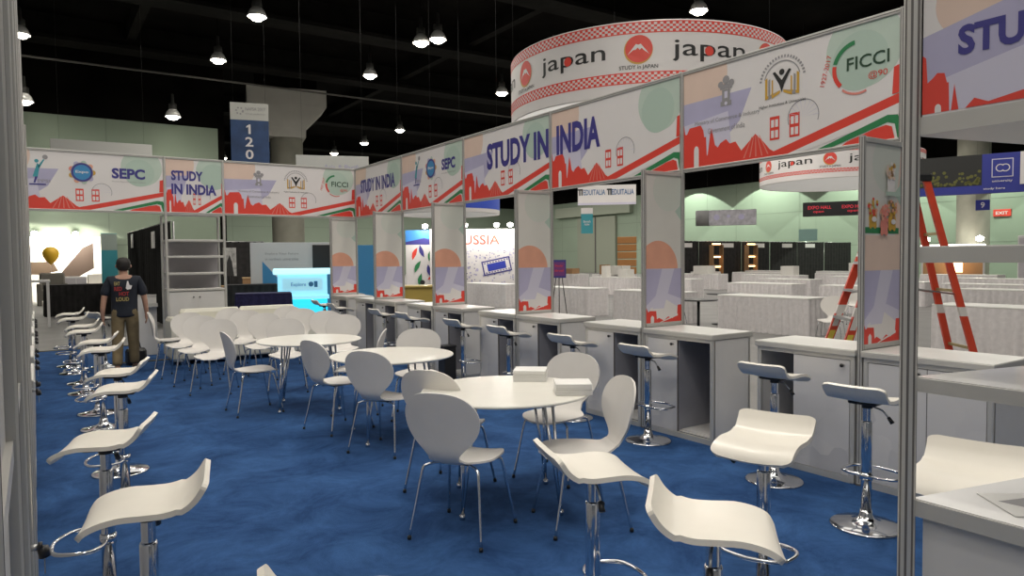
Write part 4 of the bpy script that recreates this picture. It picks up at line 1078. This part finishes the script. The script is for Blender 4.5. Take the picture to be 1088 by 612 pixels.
A.put(rot2(rect(-.55, .55, -.28, .28), (2.55, 1.35), .2), navy); A.put(rot2(rect(-.50, .50, -.23, .23), (2.55, 1.35), .2), whitep); A.put(rot2(rect(-.36, .36, -.14, .14), (2.55, 1.35), .2), mat('deep_blue_print', (.03, .05, .4), .5))
A.puts([rot2(disc(-.43+.11*k, s_*.185, .03, 6), (2.55, 1.35), .2) for k in range(9) for s_ in (-1, 1)], navy)
A.mb.build('print', t).location = (-1.65, 0, 0)
MB().box(-1.05, -.35, -.12, -.06, 1.0, 1.55, black, bev=.01).build('screen', t)
t, A = boothwall(12.45, 24.3, 1.5, 2.75, 'white booth wall with blue top and colourful leaf shapes', whitep, spots=(0,))
A.put(rect(0, 1.5, 2.2, 2.75), mat('sky_blue_print', (.05, .25, .65), .5)); A.put([(0, 2.2), (1.5, 2.2), (1.5, 2.3), (.7, 2.45), (0, 2.3)], navy)
def leaf(cx, cz, l, w, a): return [(cx+x*cos(a)-y*sin(a), cz+x*sin(a)+y*cos(a)) for x, y in [(-l, 0), (-l*.5, w*.7), (0, w), (l*.5, w*.7), (l, 0), (l*.5, -w*.3), (0, -w*.5), (-l*.5, -w*.3)]]
lc = [redp, navy, greend, redp, greend, navy, redp, greend]
for k, (cx, cz, a) in enumerate([(.35, 1.85, 1.2), (.62, 1.95, 1.9), (.95, 1.8, 1.3), (1.15, 1.45, .6), (.45, 1.35, 1.1), (.9, 1.2, 1.8), (1.05, .95, .4), (.55, .85, 1.4)]): A.put(leaf(cx, cz, .26, .11, a), lc[k])
A.puts([rect(.3, .9, .32, .62), disc(.62, .75, .1, 8)], blackp)
A.mb.build('print', t).location = (-.75, 0, 0)
t = thing('yellow_counter', 'low mustard yellow counter behind the right wall counters, before the leaf booth', 'counter', (6.9, 13.75, -.012), bear(6.9, 13.75))
MB().box(-.55, .4, 0, .5, 0, 1.02, mat('mustard_laminate', (.52, .38, .09), .5), bev=.01).build('body', t); MB().box(-.6, .45, -.05, .55, 1.02, 1.06, mat('mustard_top', (.62, .47, .14), .4), bev=.008).build('countertop', t)

# --- cyan kiosk with arch wall, purple skirted table
cyan = mat('cyan_backlight', (.03, .60, .85), .3, emit=.95); cyanw = mat('white_backlight', (.30, .74, .92), .3, emit=.7)
t = thing('lit_kiosk', 'glowing cyan counter kiosk behind the back right corner', 'counter', (5.2, 16.45, -.012), bear(5.2, 16.45))
MB().box(-.56, .56, .05, .5, .05, .72, cyan, bev=.02).build('light_panel', t)
MB().box(-.60, .60, .0, .55, .72, .80, cyanw).build('lit_ledge', t)
MB().box(-.56, .56, .04, .5, .80, 1.30, cyanw, bev=.01).build('display_panel', t)
MB().box(-.66, .66, -.04, .58, 1.30, 1.44, mat('kiosk_top', (.50, .88, 1), .4, emit=.85), bev=.03).build('top', t)
A = Art(1.12, .5, .04, .004); A.put(rect(.10, 1.02, .12, .42), mat('pale_cyan_print', (.35, .7, .85), .4, emit=.5)); A.text('Finland' if 0 else 'Explore', .3, .2, .34, .11, bluep, .01); A.puts([disc(.75, .27, .06, 10), rect(.82, .9, .2, .34)], bluep); A.mb.build('print', t).location = (-.56, 0, .8)
MB().box(-.6, .6, .0, .55, 0, .05, black).build('plinth', t)
t, A = boothwall(5.78, 19.1, 2.15, 2.12, 'white booth wall with blue triangles and a dark screen behind the cyan kiosk', mat('booth_white', (.62, .62, .62), .5))
A.put([(.30, 0), (.30, 1.62), (.85, .98), (.85, 0)], bluep); A.put([(1.25, .98), (1.55, 1.35), (2.1, 1.35), (2.15, 0), (1.25, 0)], bluep)
A.text('Explore Your Future', .38, 1.78, .85, .07, greyp); A.text('in northern universities', .38, 1.64, .85, .07, greyp)
A.mb.build('print', t).location = (-1.075, 0, 0); MB().box(.52, 1.03, -.05, 0, 1.4, 2.05, black, bev=.008).build('screen', t)
t = skirted(3.65, 16.25, 1.15, 'dark purple skirted table behind the white sofa', h=.92, D=.7, rz=bear(4, 16)-pi/2, grp='dark skirted tables', m=navyfab, top=navyfab)
t = skirted(4.0, 19.0, 1.25, 'black skirted table behind the dark purple one', h=1.03, D=.7, rz=bear(4, 19)-pi/2, grp='dark skirted tables', m=blk, top=blk)
t = thing('blue_booth_panel', 'blue booth panel seen between the two furthest printed fins', 'booth wall', (7.6, 19.0, -.012), bear(7.6, 19))
MB().box(-.55, .55, 0, .08, 0, 2.05, bluep, bev=.01).build('panel', t); MB().box(-.55, -.45, -.02, 0, 0, 2.05, tealp).build('edge_strip', t)
# posters and cartons behind
drape(5.2, 8.6, 32.6, 2.5, 'black drape behind the photo posters beside the shelf tower', 9)
for k, (x, lab) in enumerate(((6.15, 'left black and white photo poster beside the shelf tower'), (6.85, 'right black and white photo poster beside the shelf tower'))):
    t = thing('photo_poster', lab, 'poster', (x, 31.4, 1.0), bear(6.5, 31)); MB().box(-.26, .26, 0, .03, 0, 1.2, mat('pale_photo', (.35, .35, .34), .6, noise=.5, scale=5)).build('board', t)
    A = Art(.52, 1.2, 0, .004); A.put([(.1, 0), (.15, .6), (.25, .9), (.35, .6), (.42, 0)], blackp); A.mb.build('figure_print', t).location = (-.26, 0, 0); MB().tube([(0, .05, -1.0), (0, .05, .6)], .02, black, 6).build('stand', t)
for k, (x, y, w, h, lab) in enumerate(((6.2, 29.9, .8, .62, 'brown crate left of the photo posters'), (7.1, 28.8, .7, .95, 'taller brown crate beside the white booth wall'))):
    t = thing('crate', lab, 'box', (x, y, -.012), bear(x, y)); MB().box(-w/2, w/2, 0, .6, 0, h, brn, bev=.01).build('body', t); MB().box(-w/2-.02, w/2+.02, -.02, .62, h, h+.04, mat('plywood', (.4, .27, .14), .7)).build('lid', t)

# --- left opening: bright booth, black skirt, white table, banner, drape wall
t, A = boothwall(.95, 35.6, 3.6, 2.75, 'brightly lit white booth wall at far left behind the stools', mat('bright_booth_white', (.8, .78, .72), .5), spots=(-.9, .55))
A.put([(1.7, 1.1), (2.6, 2.3), (3.0, 2.5), (3.0, 1.4), (2.2, .9)], mat('brown_photo', (.035, .02, .012), .7)); A.put([(0.2, 1.2), (1.0, 1.15), (1.7, 1.3), (1.5, 1.7), (.6, 1.7)], mat('dark_brown_print', (.05, .03, .015), .7))
A.mb.build('print', t).location = (-1.8, 0, 0)
for k in range(2):
    l = bpy.data.lights.new('booth_flood', 'SPOT'); l.energy = 420; l.spot_size = radians(120); l.color = (1, .93, .8); l.shadow_soft_size = .15
    o = bpy.data.objects.new('booth_flood', l); COL.objects.link(o); o.parent = t; o.location = (-.9+1.45*k, -1.0, 2.75); o.rotation_euler = (radians(50), 0, 0)
tag(MB().lathe([(0, -.40), (.04, -.36), (.16, -.26), (.27, -.08), (.29, .08), (.25, .2), (.14, .3), (0, .33)], mat('yellow_balloon', (.85, .50, .03), .3), 20).tube([(0, 0, -.42), (0, 0, -1.5)], .006, greyp, 5).build('balloon', loc=(.55, 33.2, 1.95)), 'yellow balloon tied up in the bright far left booth', 'balloon')
t = thing('sideboard', 'white sideboard in the bright far left booth', 'cabinet', (1.2, 33.3, -.012), bear(1.2, 33))
MB().box(-.55, .55, 0, .5, 0, 1.08, lam, bev=.01).build('body', t)
for k in range(3): MB().box(-.53+.36*k, -.2+.36*k, -.02, 0, .12, 1.02, shelfback).build('door', t)
t = thing('grey_armchair', 'dark grey armchair in the bright far left booth', 'chair', (.55, 32.2, -.012), bear(.5, 32))
gf = mat('grey_fabric', (.15, .14, .12), .9); MB().box(-.42, .42, 0, .7, .2, .62, gf, bev=.05).build('seat', t); MB().box(-.42, .42, .55, .78, .5, 1.25, gf, bev=.06).build('backrest', t)
for k in (-1, 1): MB().box(k*.42-.09, k*.42+.09, 0, .72, .0, .85, gf, bev=.04).build('armrest', t)
for k, x in enumerate((1.92, 2.12)):
    t = thing('white_stool_chair', 'white high-backed stool in the far left booth, %s one' % ('left', 'right')[k], 'stool', (x, 30.8+.6*k, -.012), .5)
    MB().box(-.22, .22, -.2, .2, .72, .78, cream, bev=.02).build('seat', t); MB().box(-.22, .22, .16, .22, .78, 1.2, cream, bev=.02).build('backrest', t); MB().cyl(.03, 0, .72, chrome, 10).build('pole', t)
skirted(.22, 26.3, 1.75, 'long black skirted table at far left above the stools', h=.95, D=.8, rz=-pi/2+.03, grp='dark skirted tables', m=blk, top=blk)
t = thing('white_high_table', 'white high table with slim legs at the far left edge of the booth', 'table', (.10, 21.7, -.012), 0)
MB().box(-.35, .22, -.3, .3, 1.14, 1.2, lam, bev=.01).build('tabletop', t)
for sx in (-.3, .17):
    for sy in (-.25, .25): MB().box(sx-.03, sx+.03, sy-.03, sy+.03, 0, 1.15, lam).build('leg', t)
t = thing('roll_up_banner', 'teal and grey roll-up banner left of the walking person', 'banner', (2.12, 27.5, -.012), 0)
MB().box(-.24, .24, 0, .03, .1, 2.62, tealp).build('sheet', t); A = Art(.48, 2.5, 0, .003); A.put(rect(0, .48, 1.95, 2.5), mat('pale_grey_green', (.35, .42, .38), .6)); A.put([(0, .2), (.48, .9), (.48, 0), (0, 0)], navy); A.mb.build('print', t).location = (-.24, 0, .1)
MB().box(-.27, .27, -.08, .1, 0, .1, steel, bev=.01).build('base', t)
drape(2.55, 2.55+8.0, 27, 2.62, 'long black drape wall running back behind the walking person', 4, rz=-pi/2+.02, loc=(2.64, 27.0, -.012))
for k, (y, z) in enumerate(((25.6, 2.3), (20.8, 2.2))):
    o = MB().box(-.02, 0, -.28, .28, -.22, .22, whitep).build('paper_sign'); o.location = (2.63, y, z); tag(o, 'white paper sign pinned on the long black drape, %s one' % ('left', 'right')[k], 'sign')

# ================================================================ PERSON
def skinned(name, V, E_, Rr, m, parent, root=0, sub=2):
    me = bpy.data.meshes.new(name); me.from_pydata(V, E_, []); o = bpy.data.objects.new(name, me); COL.objects.link(o)
    o.modifiers.new('skin', 'SKIN').use_smooth_shade = True
    for i, r in enumerate(Rr):
        d = me.skin_vertices[0].data[i]; d.radius = r if isinstance(r, tuple) else (r, r); d.use_root = (i == root)
    o.modifiers.new('sub', 'SUBSURF').levels = sub
    dg = bpy.context.evaluated_depsgraph_get(); dg.update(); nm = bpy.data.meshes.new_from_object(o.evaluated_get(dg)); nm.materials.clear(); nm.materials.append(m)
    for p in nm.polygons: p.use_smooth = True
    bpy.data.objects.remove(o)
    q = bpy.data.objects.new(name, nm); COL.objects.link(q); q.parent = parent; return q
t = thing('person', 'person in dark printed t-shirt and khaki trousers walking away from the camera', 'person', (1.08, 11.75, 0), az(8))
V = [(0, 0, .93), (0, .01, 1.10), (0, .0, 1.28), (0, -.01, 1.40), (0, 0, 1.47), (0, .01, 1.53), (0, .02, 1.60), (0, .015, 1.66)]
E_ = [(i, i+1) for i in range(7)]; Rr = [(.12, .085), (.12, .09), (.165, .115), (.13, .09), .055, .062, .083, .07]
def limb(start, pts, rs):
    k = start
    for p, r in zip(pts, rs): V.append(p); Rr.append(r); E_.append((k, len(V)-1)); k = len(V)-1
    return k
armp = {}
for s_ in (-1, 1):
    f = -.06 if s_ < 0 else .06
    w = limb(3, [(s_*.18, 0, 1.39), (s_*.235, f*.2, 1.26), (s_*.27, f*.5, 1.10), (s_*.285, f, .96), (s_*.29, f+.02, .87), (s_*.288, f+.035, .81)], [.055, .052, .043, .038, .027, .032])
    for j, (dx, dy, l_) in enumerate([(-.0, .035, .055), (.002, .015, .07), (.002, -.006, .068), (0, -.027, .05)]):
        b0 = V[w]; limb(w, [(b0[0]+dx, b0[1]+dy, b0[2]-.03), (b0[0]+dx-s_*.008, b0[1]+dy+.004, b0[2]-.03-l_*.6), (b0[0]+dx-s_*.022, b0[1]+dy+.006, b0[2]-.03-l_)], [.0095, .009, .0075])
    limb(w-1, [(V[w-1][0]-s_*.01, V[w-1][1]+.045, V[w-1][2]-.035), (V[w-1][0]-s_*.018, V[w-1][1]+.06, V[w-1][2]-.075)], [.011, .009])
    st = -.12 if s_ < 0 else .13
    limb(0, [(s_*.09, 0, .86), (s_*.10, st*.4, .50), (s_*.105, st*.6-.02, .30), (s_*.11, st-.05, .09), (s_*.12, st+.03, .045), (s_*.125, st+.11, .035)], [.085, .055, .05, .036, .035, .03])
body = skinned('body', V, E_, Rr, skin, t)
# clothes
tee = mat('dark_navy_cotton', (.012, .016, .026), .9, noise=.2, scale=12); khaki = mat('khaki_cotton', (.17, .13, .07), .9, noise=.2, scale=10); hairm = mat('black_hair', (.01, .008, .007), .6)
VV, EE, RR = V, E_, Rr
V = [(0, 0, .82), (0, 0, .86), (0, .0, 1.27), (0, -.01, 1.39), (0, -.005, 1.465), (0, .01, 1.06)]; E_ = [(0, 1), (1, 5), (5, 2), (2, 3), (3, 4)]; Rr = [(.195, .145), (.195, .145), (.20, .14), (.165, .125), .085, (.19, .14)]
for s_ in (-1, 1):
    f = -.06 if s_ < 0 else .06
    limb(3, [(s_*.18, 0, 1.40), (s_*.24, f*.2, 1.25), (s_*.262, f*.4, 1.14)], [.07, .073, .074])
shirt = skinned('t_shirt', V, E_, Rr, tee, t)
V = [(0, 0, .96), (0, 0, 1.06)]; E_ = [(0, 1)]; Rr = [(.17, .125), (.16, .12)]
for s_ in (-1, 1):
    st = -.12 if s_ < 0 else .13
    limb(0, [(s_*.09, 0, .84), (s_*.102, st*.4, .50), (s_*.107, st*.6-.02, .30), (s_*.11, st-.05, .10)], [.11, .085, .078, .072])
skinned('trousers', V, E_, Rr, khaki, t)
MB().lathe([(0, 1.735), (.05, 1.728), (.085, 1.70), (.098, 1.65), (.096, 1.60), (.080, 1.555), (.058, 1.535)], hairm, 20, c=(0, -.005)).build('hair', t)
for s_ in (-1, 1):
    MB().lathe([(0, -.028), (.012, -.02), (.016, 0), (.013, .02), (0, .028)], skin, 10, c=(0, 0), xf=Matrix.Translation((s_*.094, .02, 1.60))).build('ear', t)
    st = -.12 if s_ < 0 else .13
    MB().box(s_*.118-.05, s_*.118+.05, st-.12, st+.16, 0, .085, black, bev=.03).build('shoe', t)
fa = MB().lathe([(0, -.02), (.012, -.012), (.01, .02), (0, .03)], skin, 8, xf=Matrix.Translation((0, .108, 1.60))); fa.build('nose', t)
A = Art(.26, .34, -.160, .002)
A.text('EAT', .0, .245, .075, .055, mat('dull_yellow_print', (.35, .28, .1), .8), .03); A.text('RED', .0, .165, .10, .06, mat('dull_red_print', (.33, .03, .03), .8), .03); A.text('HOT', .06, .09, .13, .06, MATS['dull_red_print'], .03); A.text('LOUD', .02, .01, .17, .06, MATS['dull_yellow_print'], .03)
A.puts([[(.15, .2), (.17, .31), (.185, .31), (.2, .25), (.235, .24), (.22, .19), (.17, .18)]], whitep)
A.mb.build('shirt_print', shirt).location = (-.12, 0, 1.07)
t.scale = (.97, .97, .97)
t = thing('black_bag', 'black bag on the carpet beside the walking person', 'bag', (1.28, 12.45, 0), .2)
MB().box(-.14, .14, -.09, .09, 0, .26, black, bev=.04).build('body', t); MB().tube([(-.07, 0, .25), (-.05, 0, .36), (.05, 0, .36), (.07, 0, .25)], .01, black, 6).build('handle', t)

t = thing('reflection_sheet', 'added white sheet with painted dark grey reflections on the near shelf tower counter', 'reflection_sheet', (2.09, .70, .966), -.7)  # added sheet that paints the reflections in the glossy counter
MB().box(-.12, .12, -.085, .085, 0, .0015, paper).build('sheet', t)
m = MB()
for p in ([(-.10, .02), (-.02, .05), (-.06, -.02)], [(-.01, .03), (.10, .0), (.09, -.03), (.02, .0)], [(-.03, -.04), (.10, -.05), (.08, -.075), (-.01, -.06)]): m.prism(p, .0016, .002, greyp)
m.build('print', t)  # dark grey reflection shapes, put in as flat colour
